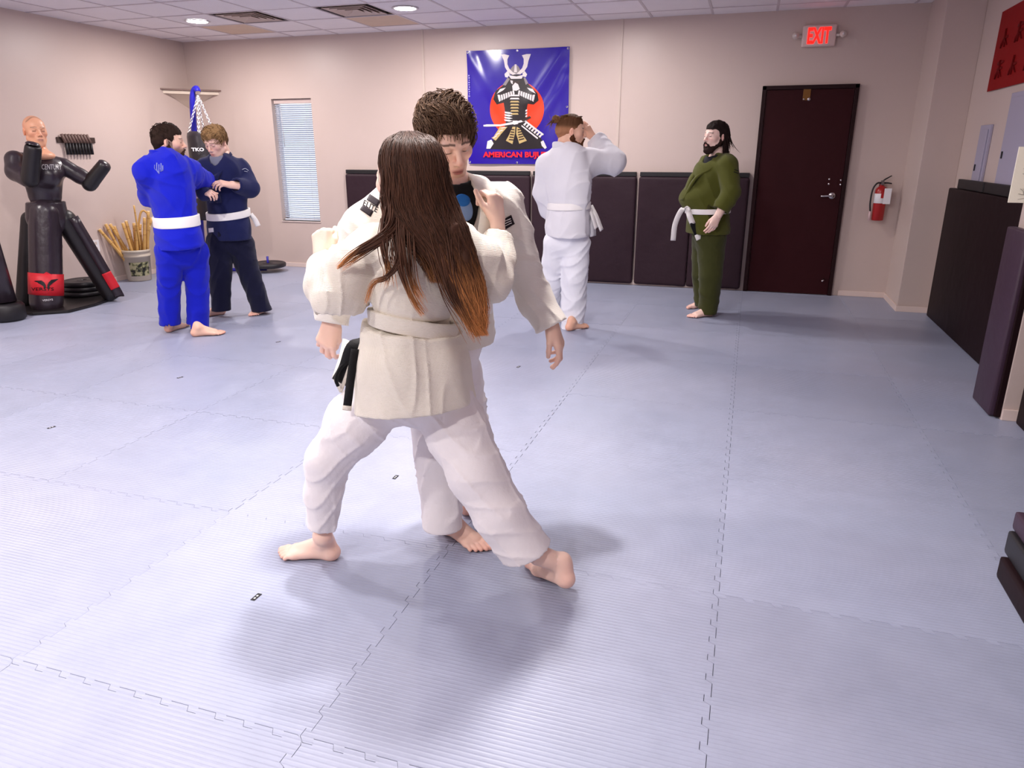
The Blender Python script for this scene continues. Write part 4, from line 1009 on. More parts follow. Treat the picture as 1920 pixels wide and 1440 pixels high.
def surf_patch(name, px, obj, m, parent, rows=8, lift=.0015, disc=False):
    """patch laid on a garment: px = 4 picture corners (tl, tr, br, bl) found on the garment's surface"""
    from mathutils.bvhtree import BVHTree
    bv = BVHTree.FromPolygons([v.co for v in obj.data.vertices], [p.vertices for p in obj.data.polygons]); V_ = []
    tl, tr, br, bl = [np.array(p, float) for p in px]
    for i in range(rows+1):
        for j in range(rows+1):
            u, v = j/rows*2-1, i/rows*2-1; u, v = ((u*math.sqrt(1-v*v/2)+1)/2, (v*math.sqrt(1-u*u/2)+1)/2) if disc else ((u+1)/2, (v+1)/2); a = tl+(tr-tl)*u; b = bl+(br-bl)*u; p = a+(b-a)*v; r = ray(*p); h = bv.ray_cast(Vector(CAM), Vector(unit(r)))
            V_.append(np.array(h[0]+h[1]*lift*(1 if h[1].dot(Vector(r)) < 0 else -1)) if h[0] is not None else None)
    good = [v for v in V_ if v is not None]
    if not good: return None
    mean = np.mean(good, 0); V_ = [v if v is not None else mean for v in V_]; n = rows+1
    F_ = [(i*n+j, (i+1)*n+j, (i+1)*n+j+1, i*n+j+1) for i in range(rows) for j in range(rows)]
    o = from_np(name, V_, F_, m, parent, True); so = o.modifiers.new('s', 'SOLIDIFY'); so.thickness = .002; so.offset = 0; return o
def surf_text(name, s_, px, obj, m, parent, lift=.004):
    from mathutils.bvhtree import BVHTree
    o = text_obj(name, s_, m, parent, (0, 0, 0), (1, 0, 0), (0, 1, 0), 1, 1, 0, bold=.01)
    bv = BVHTree.FromPolygons([v.co for v in obj.data.vertices], [p.vertices for p in obj.data.polygons]); tl, tr, br, bl = [np.array(p, float) for p in px]
    last = Vector(obj.data.vertices[0].co)
    for v in o.data.vertices:
        x, y = v.co.x, 1-v.co.y; a = tl+(tr-tl)*x; b = bl+(br-bl)*x; p = a+(b-a)*y; r = unit(ray(*p)); h = bv.ray_cast(Vector(CAM), Vector(r))
        v.co = (h[0]-Vector(r)*lift) if h[0] is not None else None or last
        last = v.co.copy()
    return o

# ---- finish the dummy with the sculpting tools
def dummy():
    z_h = Sd(66, 248)  # head centre
    face_dir = unit(V3(.9, -.42, 0)); xr = np.cross(face_dir, EZ)
    P, Q = head_geo(.005, jaw=1.2, bald=True); C = head_color(P, hexc(232, 172, 138), lip=(.55, .25, .2), brow=(.30, .16, .10))
    x, y, z = P.T; hl = np.exp(-((z-.085-.03*np.cos(x*30))/.004)**2)*(y > .03); C = C*(1-.5*hl[:, None])
    s = 1.15; M = axes_matrix(z_h, xr*s, face_dir*s, EZ*s); P2, Q2 = orient(P, Q, M)
    B = Body(hexc(232, 172, 138)); B.add((P2, Q2), C)
    nb = Sd(72, 290); V_ = Vol(nb-.2, nb+.2, .008); V_.cone(z_h-EZ*.08+face_dir*-.04, nb, .07, .085, .03); V_.ell(nb+face_dir*.02+EZ*-.01, (.13, .13, .05), .04)
    B.add(V_.mesh(0)); B.build(M_dskin, dm, 'head')
    nb = Sd(75, 300); pelvis = Sd(88, 395); ch = Sd(80, 330)
    V_ = Vol(pelvis-(.5, .5, .25), nb+(.5, .5, .25), .009); f = face_dir
    shL, shR = Sd(32, 302, -.02), Sd(118, 312, -.05)
    V_.chain([ch+EZ*.02, Sd(84, 365)], [.17, .14], .05, sq=(f, 1.35)); V_.ell(Sd(80, 320), (.19, .16, .11), .05); V_.cone(shL, shR, .085, .08, .06)
    V_.cone(nb+EZ*.02, ch, .09, .12, .04); V_.ell(ch+f*.06+xr*.0, (.16, .12, .12), .05)
    V_.ell(nb+EZ*.085+f*.02, (.115, .115, .055), .02, 'sub'); V_.warp(.002, 14, seed=3)
    V_.fold([Sd(55, 378, .15), Sd(85, 372, .17), Sd(118, 376, .12)], .012, .006)
    tor = from_np('torso', *V_.mesh(1), M_dv, dm)
    V_ = Vol(pelvis-.32, pelvis+.32, .009); V_.cone(Sd(86, 380), Sd(89, 408), .165, .18, .04, sq=(f, 1.2)); V_.cut(Sd(86, 378), EZ); 
    from_np('waist_band', *V_.mesh(1), M_dv, dm)
    # arms
    for pts, R_, nm in (([Sd(28, 300, .02), Sd(30, 322, .07), Sd(52, 337, .22)], [.085, .082, .07], 'upper_arm'), ([Sd(56, 336, .24), Sd(62, 280, .30)], [.075, .068], 'forearm'),
                        ([Sd(118, 312, -.03), Sd(150, 330, .0), Sd(172, 342, .05)], [.08, .07, .066], 'upper_arm'), ([Sd(168, 345, .05), Sd(194, 312, .12)], [.07, .062], 'forearm')):
        pts = np.array(pts); V_ = Vol(pts.min(0)-.12, pts.max(0)+.12, .008); V_.chain(pts, R_, .03)
        if nm == 'forearm':
            d = unit(pts[-1]-pts[-2]); V_.cut(pts[-1]+d*.035, d, .12)
        from_np(nm, *V_.mesh(2), M_dv if nm == 'upper_arm' else M_dk, dm)
    for c, d in ((Sd(62, 268, .30), Sd(62, 268, .30)-Sd(60, 285, .3)), (Sd(198, 306, .13), Sd(198, 306, .13)-Sd(172, 340, .06))):
        x_, y_, z_ = frame_axes(d); lathe('arm_cap', [(.0001, .012), (.04, .008), (.058, -.008), (.06, -.02)], M_dv, dm, 24, axes_matrix(c, x_, y_, z_))
    # legs: front padded tube, right slanted leg, left rear strip
    fr_ = V3(DXc, DYc, 0)
    a, b = Sd(88, 410, .12), V3(fr_[0]+.0, fr_[1]-.03, .12)
    b = Sd(86, 560, .12); a = Sd(84, 398, .04)
    V_ = Vol(np.minimum(a, b)-(.24, .24, .2), np.maximum(a, b)+(.24, .24, .1), .009); b[2] = .085; V_.cone(a, b, .135, .142, .03); V_.cut((0, 0, .006), (0, 0, -1))
    q = random.Random(5)
    for i in range(22):
        z = q.uniform(.05, .9); aa = q.uniform(-.6, 2.0); c = b+(a-b)*((z-.085)/(a[2]-.085)); dd = lambda t: c+V3(math.cos(-1.3+t), math.sin(-1.3+t), 0)*.14+EZ*.02*math.sin(t*3)
        V_.fold([dd(aa), dd(aa+.25), dd(aa+.5)], .012, .005*q.choice([-1, 1]))
    from_np('front_leg', *V_.mesh(1), M_dv, dm)
    ax_ = unit(a-b); u_, v_, w_ = frame_axes(ax_); base = b
    def band(name, z0, z1, r, m):
        M = axes_matrix(b+ax_*(z0-.085), u_, v_, w_); h = z1-z0
        rr_ = lambda t: r-.007*t
        return lathe(name, [(rr_(0)-.006, 0), (rr_(0), 0), (rr_(0), h*.5), (rr_(0), h), (rr_(0)-.006, h)], m, dm, 48, M)
    rbn = band('red_band', .15, .355, .1475, M_dred)
    tc_ = unit(V3(-b[0], -b[1], 0)); rt_ = np.cross(EZ, tc_); pc = lambda dx, z, l=.150: b+(ax_*(z-.085))+tc_*math.sqrt(max(l*l-dx*dx, 1e-6))+rt_*dx
    for sx in (-1, 1):
        poly = [(.006, .24), (.02, .225), (.026, .255), (.05, .275), (.10, .305), (.085, .31), (.04, .31), (.018, .29), (.006, .265)]
        pts = [pc(sx*x_, z_, .1515) for x_, z_ in poly]; flat_poly('wing_emblem', pts if sx > 0 else pts[::-1], M_dk, dm)
    flat_poly('peak', [pc(-.05, .352), pc(.05, .352), pc(0, .388)], M_dred, dm)
    surf_text('lettering', 'VERSYS', [(58, 539), (101, 539), (101, 545), (58, 545)], rbn, M_dk, dm)
    text_obj('small_lettering', 'VERSYS', M_print, dm, pc(-.035, .115, .155), rt_, EZ, .085, .017, .0015)
    cc = Sd(78, 319, .17)
    surf_text('chest_lettering', 'CENTURY', [(78, 308), (116, 308), (116, 318), (78, 318)], tor, M_print, dm, .006)
    # slanted right leg
    a, b2 = Sd(122, 412, -.02), Sd(205, 545, -.05); b2[2] = .09
    V_ = Vol(np.minimum(a, b2)-.2, np.maximum(a, b2)+.2, .009); V_.cone(a, b2, .10, .085, .03, sq=(rt_, 1.0)); V_.cut((0, 0, .01), (0, 0, -1)); from_np('side_leg', *V_.mesh(1), M_dk, dm)
    d = unit(b2-a); L_ = np.linalg.norm(b2-a); nrm = unit(np.cross(d, tc_)); nrm = nrm*np.sign(nrm[2])
    strap('side_strip', [a+nrm*.075+tc_*.075, a+(b2-a)*.5+nrm*.072+tc_*.07, b2+nrm*.065+tc_*.06, b2+nrm*.06+d*.06+tc_*.055], .085, .05, M_dv, dm, nrm)
    strap('red_band', [a+(b2-a)*.74+nrm*.068+tc_*.088, b2-(b2-a)*.04+nrm*.066+tc_*.082], .088, .03, M_dred, dm, nrm)
    # rear left leg
    a, b3 = Sd(57, 412, -.12), Sd(46, 552, -.14); b3[2] = .08
    V_ = Vol(np.minimum(a, b3)-.2, np.maximum(a, b3)+.2, .01); V_.cone(a, b3, .08, .085, .03); V_.cut((0, 0, .01), (0, 0, -1)); from_np('rear_leg', *V_.mesh(1), M_dk, dm)
    # base cloth on the floor
    pts = [onZ(*p, .02) for p in ((22, 583), (60, 588), (130, 583), (180, 570), (222, 555), (215, 543), (150, 550), (75, 562), (32, 574))]
    bm = bmesh.new(); t_ = [bm.verts.new((p[0], p[1], .028)) for p in pts]; b_ = [bm.verts.new((p[0], p[1], .002)) for p in pts]; bm.faces.new(t_[::-1]); bm.faces.new(b_)
    for k in range(len(pts)): bm.faces.new((t_[k], t_[(k+1) % len(pts)], b_[(k+1) % len(pts)], b_[k]))
    bmesh.ops.recalc_face_normals(bm, faces=bm.faces[:]); bmesh.ops.bevel(bm, geom=[e for e in bm.edges], offset=.008, segments=2, affect='EDGES')
    from_bm('base_mat', bm, M_dk, dm)
dummy()
pc_ = onZ(138, 562)+V3(-.02, .16, 0)
for k in range(3):
    c = (pc_[0]+.012*k, pc_[1]+.01*(k % 2), .03+k*.052)
    w_ = empty('weight_plate', c, ['bottom black weight plate of the pile behind the dummy', 'middle black weight plate of the pile behind the dummy', 'top black weight plate of the pile behind the dummy'][k], 'weight plate', 'weight plates behind the dummy')
    lathe('disc', [(.03, 0), (.19, 0), (.205, .006), (.208, .025), (.205, .043), (.19, .05), (.175, .044), (.07, .042), (.06, .05), (.03, .05), (.03, 0)], M_plate, w_, 40, axes_matrix(c, (1, 0, 0), (0, 1, 0), (0, 0, 1)))
# second stand at the left edge
pe = onZ(-8, 605)
o = empty('padded_stand', (pe[0], pe[1]+.12, 0), 'dark round padded base cut off by the left edge of the photo', 'stand')
lathe('base', [(.0001, 0), (.13, 0), (.15, .02), (.15, .13), (.13, .155), (.0001, .16)], M_black, o, 32, axes_matrix((pe[0], pe[1]+.12, .001), (1, 0, 0), (0, 1, 0), (0, 0, 1)))
tube('column', [(pe[0]-.02, pe[1]+.12, .16), (pe[0]-.1, pe[1]+.14, .95)], [.11, .09], M_dv, o, 20)
# ================================================================== PEOPLE
def head_matrix(c, face, up=(0, 0, 1), s=1.):
    y = unit(face); z = np.asarray(up, float); z = unit(z-(z@y)*y); x = np.cross(y, z); return axes_matrix(c, x*s, y*s, z*s)
def person(J, f, skin, head, hands, feet, parent, core=1., corer=None):
    """J: joints; builds the body mesh (torso and limbs under the clothes, head, hands, feet)"""
    B = Body(skin); P = np.array([v for v in J.values()]); V_ = Vol(P.min(0)-.2, P.max(0)+.2, .014); c = core
    V_.chain([J['neck']-EZ*.02, J['chest'], J['waist'], J['pelvis']], [.065*c, .12*c, .105*c, .115*c], .05, sq=(f, 1.4))
    for s in 'LR':
        V_.cone(J['chest']+EZ*.05, J['sh'+s], .07*c, .055*c, .04); V_.chain([J['sh'+s], J['el'+s], J['wr'+s]], [.050*c, .040*c, .030*c], .02)
        V_.chain([J['hip'+s], J['kn'+s], J['an'+s]+(J['kn'+s]-J['an'+s])*.22], [.082*c, .055*c, .036*c], .03); V_.cone(J['pelvis'], J['hip'+s], .10*c, .082*c, .04)
    B.add(V_.mesh(1))
    h = dict(head); M = head_matrix(h.pop('c'), h.pop('face'), h.pop('up', EZ), h.pop('s', 1.)); colk = h.pop('col', {})
    Pn, Qn = head_geo(**h); B.add((Pn, Qn), head_color(Pn, skin, **colk), M)
    nk = xf(M, np.array([[0, -.045, -.10]]))[0]; V_ = Vol(np.minimum(nk, J['neck'])-.15, np.maximum(nk, J['neck'])+.15, .007)
    V_.cone(nk, J['neck'], .053*c**.5, .062*c**.5, .03); V_.cone(J['neck']-f*.02, J['neck']-EZ*.06, .07, .088, .04); B.add(V_.mesh(0))
    for (Mh, kw) in hands:
        P_, Q_ = hand_geo(**kw); B.add((P_, Q_), hand_color(P_, skin), Mh)
    for (Mf, kw) in feet:
        P_, Q_ = foot_geo(**kw); B.add((P_, Q_), foot_color(P_, skin), Mf)
    return B.build(M_skin, parent), M
def legs_vol(J, f, R, vox, cuffs, pel=.15, hollow=True, sqf=1.15, hips=None):
    """trousers: R=(hip,knee,cuff) per side dict; cuffs: side->(point, direction)"""
    P = np.array([J[k+s] for k in ('hip', 'kn', 'an') for s in 'LR']+[J['pelvis']]); V_ = Vol(P.min(0)-.24, P.max(0)+.22, vox)
    for s in 'LR':
        h, k, a = J['hip'+s], J['kn'+s], J['an'+s]; r = R[s]; m1 = (h+k)/2; m2 = (k+a)/2
        V_.chain([h, m1, k, m2, a+(a-k)*.25], [r[0], (r[0]+r[1])/2*1.0, r[1], (r[1]+r[2])/2, r[2]], .014)
    V_.cone(J['hipL'], J['hipR'], R['L'][0]*.95, R['R'][0]*.95, .03); V_.cone(J['pelvis'], (J['hipL']+J['hipR'])/2, pel, pel*.8, .03, sq=(f, sqf))
    return V_
def finish_legs(V_, J, R, cuffs):
    for s in 'LR':
        p, n = cuffs[s]; V_.cut(p, n, .17); n = unit(n); V_.cone(p-n*.03, p+n*.08, R[s][2]-.034, R[s][2]-.026, .002, 'sub')
def fab(name, c, scale=900., dist=.0007, dirn='Z'):
    return cloth(name, hexc(*c), ribs=(scale/20, dist, dirn), bump=(350, .0010))
M_giW = fab('white_pearl_weave', (238, 232, 224), 1900, .0012); M_giP = cloth('white_trouser_cotton', hexc(238, 234, 236), bump=(40, .0012))
M_belt = cloth('white_belt', hexc(240, 236, 234)); M_bblk = cloth('black_belt_tip', hexc(14, 13, 16)); M_tee = cloth('black_tshirt', hexc(16, 15, 18))
def hang(P0, pts): return [P0]+pts

# ------------------------------------------------------------------ short hair caps (head-local)
def cap_vol(vox=.0035, grow=.010, brow_y=.062, ear=True, seed=1, amp=.002, top=0., back=-.055, freq=140, front=.092):
    V_ = Vol((-.12, -.15, -.12), (.12, .15, .17), vox)
    V_.ell((0, -.014, .044+top*.4), (.076+grow*.8, .096+grow, .086+grow+top*.6), .02); V_.ell((0, .022, .070+top), (.060+grow*.5, .062+grow, .050+grow), .03)
    V_.cone((0, -.06, 0), (0, -.055, back), .062, .050, .03)
    # clear the face and the neck front
    V_.rbox((0, front+.03, -.045), (.2, .075, .105), .02, .012, 'sub'); V_.rbox((0, .05, -.10), (.2, .075, .09), .02, .01, 'sub')
    if ear:
        for s in (-1, 1): V_.ell((s*.085, .006, -.012), (.03, .026, .036), .006, 'sub')
    V_.cut((0, 0, back-.035), (0, 0, -1)); V_.warp(amp, freq, (1, 1, .5), seed); return V_
def tufts(n, root_fn, dir_fn, length, r, seed, M, parent, c0, c1, name='hair_locks', m=None, seg=7, curl=.3, jitter=.25):
    q = np.random.default_rng(seed); G, R = [], []
    for i in range(n):
        p = root_fn(q); d = unit(dir_fn(p, q)); L_ = length*q.uniform(.6, 1.3); pts = [p]; cv = q.normal(size=3)*curl
        for k in range(seg-1):
            d = unit(d+cv/seg+np.array([0, 0, -.10])); pts.append(pts[-1]+d*L_/seg)
        G.append(xf(M, np.array(pts))); t = np.linspace(0, 1, seg); R.append(r*q.uniform(.6, 1.3)*(1-t**2.2*.93))
    return strands(name, G, R, m or M_hair, parent, c0, c1, .3, 5, jitter, .55, seed)

def scalp_strands(M, parent, c0, c1, n=600, L=.06, r=.0022, crown=(0, -.045, .15), lift=(.010, .020), rad=(.080, .100, .092), cen=(0, -.012, .050), region=None, swirl=.9, fringe=.2, seed=1, bias=(.3, .1, 0), seg=10, jitter=.25, name='hair_locks', m=None, jag=.12):
    """locks combed over the skull: every step is pressed back onto a shell around the scalp"""
    q = np.random.default_rng(seed); cen = np.array(cen); rad = np.array(rad); crown = np.array(crown); G, R = [], []
    K = q.normal(size=(3, 3))*26; ph = q.uniform(0, 6, 3)
    region = region or (lambda p: p[2] > -.02 and not (p[1] > .055 and p[2] < .078) and not (p[1] > .0 and p[2] < .02))
    while len(G) < n:
        v = unit(q.normal(size=3)); p = cen+v*rad
        if not region(p): continue
        pts = []; l0 = q.uniform(*lift); Ls = L*q.uniform(.65, 1.25); cl = q.normal()*jag
        for k in range(seg+1):
            t = k/seg; nrm = unit((p-cen)/rad**2); d = p-crown; d = d-(d@nrm)*nrm; d = d/(np.linalg.norm(d)+1e-6); b = np.array(bias)-(np.array(bias)@nrm)*nrm
            a = swirl*math.sin(K[0]@p+ph[0])+cl*3+.5*math.sin(K[1]@p+ph[1]); side = np.cross(nrm, d)
            st = unit(d*math.cos(a)+side*math.sin(a)+b); e = np.linalg.norm((p-cen)/rad)
            lf = (l0+.006*math.sin(K[2]@p+ph[2]))*math.sin(math.pi*min(t+.12, 1)*.75)*1.1; pts.append(p+nrm*lf); p = p+st*Ls/seg; p = cen+(p-cen)/np.linalg.norm((p-cen)/rad)
            if p[2] < cen[2]: p[2] -= fringe*.004
        G.append(xf(M, np.array(pts))); t = np.linspace(0, 1, seg+1); R.append(r*q.uniform(.6, 1.3)*(1-t**2.5*.9))
    return strands(name, G, R, m or M_hair, parent, c0, c1, .35, 4, jitter, .6, seed)

# ================================================================== 1. MAN IN BLUE (back view)
def man_blue():
    bx_, by_ = onZ(352, 622)[:2]; S = facing(bx_, by_); f = unit(V3(.25, 1, 0)); l = np.cross(EZ, f)
    root = empty('person', (bx_, by_, 0), 'man in a royal blue suit with a white belt, seen from behind', 'person')
    J = dict(neck=S(312, 296, -.01), chest=S(318, 335), waist=S(331, 412), pelvis=S(338, 455), shL=S(279, 320, -.0), shR=S(352, 320, -.05), elL=S(283, 368, -.22), elR=S(375, 338, -.28),
             wrL=S(340, 362, -.42), wrR=S(398, 346, -.46), hipL=S(319, 475), hipR=S(364, 475, -.03), knL=S(317, 545, -.02), knR=S(371, 548, -.03), anL=S(319, 608, -.03), anR=S(371, 614, .0))
    hr = [(hand_matrix(S(398, 346, -.46), S(410, 342, -.55)-S(398, 346, -.46), EZ, -l), dict(curl=(.9, .9, .6), vox=.005)), (hand_matrix(J['wrL'], S(365, 362, -.5)-J['wrL'], EZ, l), dict(curl=(.8, .9, .6), vox=.005))]
    fr_dir = unit(onZ(418, 626)-onZ(365, 630)); aR, aL = onZ(371, 629), onZ(322, 620)
    ft = [foot(onZ(374, 630), fr_dir, l, J['anR'], vox=.006), foot(onZ(321, 621), V3(-.1, 1, 0), -l, J['anL'], vox=.006)]
    skin = hexc(230, 186, 164)
    face = unit(V3(.9, .62, -.05)); hc = S(316, 268, -.02)
    body, M = person(J, f, skin, dict(c=hc, face=face, vox=.005, s=1.03, col=dict(stubble=(hexc(60, 40, 32)[:3], .8))), hr, ft, root, 1.12)
    m = fab('royal_blue_gi', (14, 28, 196), 1500, .001); mt = cloth('royal_blue_trousers', hexc(12, 24, 176), bump=(30, .002))
    R = {'L': (.112, .086, .076), 'R': (.112, .090, .086)}; cf = {'L': (S(319, 611), V3(0, 0, -1)), 'R': (S(371, 619), V3(0, 0, -1))}
    V_ = legs_vol(J, f, R, .009, cf, .175)
    V_.warp(.002, 15, (1, 1, .7), 4); V_.crease(.008, 13, (1, 1, .8), 4, 2)
    for a, b in (((300, 500), (345, 512)), ((345, 505), (385, 498)), ((350, 560), (384, 552)), ((308, 555), (336, 566)), ((352, 590), (384, 584)), ((310, 590), (332, 596)), ((345, 470), (380, 500))): V_.fold([S(*a, .13), S(*b, .13)], .015, .016)
    finish_legs(V_, J, R, cf); from_np('trousers', *V_.mesh(1), mt, root)
    V_ = Vol(S(262, 480, .3)-(.15, .4, .1), S(410, 290, -.5)+(.15, .15, .15), .008)
    V_ = Vol(np.minimum.reduce([J['elL'], J['shL'], J['pelvis'], J['wrR']])-.32, np.maximum.reduce([J['wrR'], J['neck'], J['shR'], J['wrL']])+.26, .009)
    V_.chain([J['chest']+EZ*.03, S(324, 370), J['waist']], [.205, .195, .185], .06, sq=(f, 1.45)); V_.cone(J['shL']-EZ*.02, J['shR']-EZ*.02, .095, .10, .06); V_.cone(J['neck']-EZ*.02, J['chest'], .07, .15, .06, sq=(f, 1.2))
    V_.chain([J['waist'], S(336, 445), S(338, 475)], [.180, .205, .215], .04, sq=(f, 1.3))
    V_.chain([J['shR'], J['elR'], J['wrR']+(J['wrR']-J['elR'])*.1], [.098, .088, .072], .04); V_.chain([J['shL'], J['elL'], J['wrL']], [.10, .085, .068], .04)
    V_.warp(.002, 15, (1, 1, .7), 8); V_.crease(.008, 13, (1, 1, .8), 8, 2)
    for a, b, h in (((268, 345), (330, 372), .010), ((290, 390), (350, 376), .012), ((300, 335), (360, 345), .008), ((330, 330), (385, 352), .012), ((300, 440), (330, 432), .008), ((345, 395), (372, 370), .012), ((272, 330), (300, 392), .008)):
        V_.fold([S(*a, .14), S(*b, .14)], .014, h*1.6)
    V_.fold([S(290, 397, .14), S(332, 399, .16), S(374, 396, .12)], .018, .014)
    V_.cut(S(338, 466, .1), (0, .12, -1)); V_.cone(S(338, 475), S(338, 462), .175, .175, .002, 'sub', sq=(f, 1.35))
    d = unit(J['wrR']-J['elR']); V_.cut(J['wrR'], d, .12)
    jk = from_np('jacket', *V_.mesh(1), m, root)
    ncol = xf(M, np.array([[0, -.05, -.12]]))[0]; ring = [ncol+EZ*-.01+(f*math.cos(t)*.085+l*math.sin(t)*.085)+EZ*(-.045*math.cos(t)) for t in np.linspace(0, 2*np.pi, 13)[:-1]]
    belt_band('collar', ring, .07, .012, m, root)
    c = S(331, 414)
    belt_band('belt', [c+f*math.cos(t)*.152+l*math.sin(t)*.208+EZ*.012*math.cos(t+.4) for t in np.linspace(0, 2*np.pi, 13)[:-1]], .085, .012, M_belt, root)
    cm = mat('logo_grey', hexc(120, 128, 200), .5); lg = [[(290, 309), (290, 316), (294, 320)], [(294, 305), (294, 318), (297, 324)], [(298, 308), (298, 326)], [(302, 306), (302, 322)], [(305, 310), (305, 320), (300, 316)]]
    bm_parts = []
    for pl in lg:
        P_ = np.array([S(x, y, .155) for x, y in pl]); bm_parts.append(P_)
    import mathutils
    from mathutils.bvhtree import BVHTree
    def stick(P_, parent, name, mm, r=.0045, lift=.003, up=.3):
        """lay a stroke onto the jacket surface"""
        bv = stick.bv.setdefault(parent.name, BVHTree.FromPolygons([v.co for v in parent.data.vertices], [p.vertices for p in parent.data.polygons])); out = []
        Pd = polyline(P_, 8) if len(P_) > 2 else np.linspace(P_[0], P_[1], 6)
        for p in Pd:
            o_ = Vector(CAM); d_ = (Vector(p)-o_).normalized(); h = bv.ray_cast(o_, d_)
            out.append(np.array(h[0]-d_*lift) if h[0] is not None else p)
        return tube(name, out, r, mm, parent, 6, flat=.4)
    stick.bv = {}; globals()['stick'] = stick
    for P_ in bm_parts: stick(P_, jk, 'back_logo', cm)
    pip = mat('pale_piping', hexc(150, 150, 190), .6)
    hair = cap_vol(.0045, .008, amp=.0014, top=.004, seed=2, back=-.045); P_, Q_ = hair.mesh(0); P2, Q2 = orient(P_, Q_, M)
    from_np('hair', P2, Q2, M_hair, root, col=np.tile(hexc(44, 30, 24)[:3], (len(P2), 1))*(1-.25*(P_[:, 2:3] < -.01)))
    scalp_strands(M, root, hexc(40, 27, 22), hexc(62, 44, 36), 420, .030, .0034, lift=(.006, .010), seed=3, region=lambda p: p[2] > .015 and not (p[1] > .055 and p[2] < .085), seg=5, swirl=.3)
    beard(M, root, hexc(58, 38, 28), .0045)
def beard(M, root, c, vox=.004, L=.0, seed=4, full=1.):
    V_ = Vol((-.1, -.03, -.19-L), (.1, .14, .03), vox)
    V_.ell((0, .070, -.092-L*.4), (.036*full, .034, .030+L*.7), .02)
    for s in (-1, 1):
        V_.cone((s*.060, .006, -.045), (s*.028, .068, -.098-L*.3), .018, .022, .03); V_.cone((s*.064, .002, -.012), (s*.060, .006, -.05), .010, .018, .02)
        V_.cone((s*.004, .112, -.043), (s*.026, .100, -.062), .0062, .0055, .008); V_.cone((s*.026, .100, -.062), (s*.026, .088, -.085), .0065, .012, .01)
    V_.ell((0, .103, -.078), (.010, .007, .006), .01)
    V_.ell((0, .115, -.059), (.020, .016, .0068), .003, 'sub'); V_.warp(.0015, 190, seed=seed); P_, Q_ = V_.mesh(0); P2, Q2 = orient(P_, Q_, M)
    return from_np('beard', P2, Q2, M_hair, root, col=np.tile(c[:3], (len(P2), 1)))
man_blue()

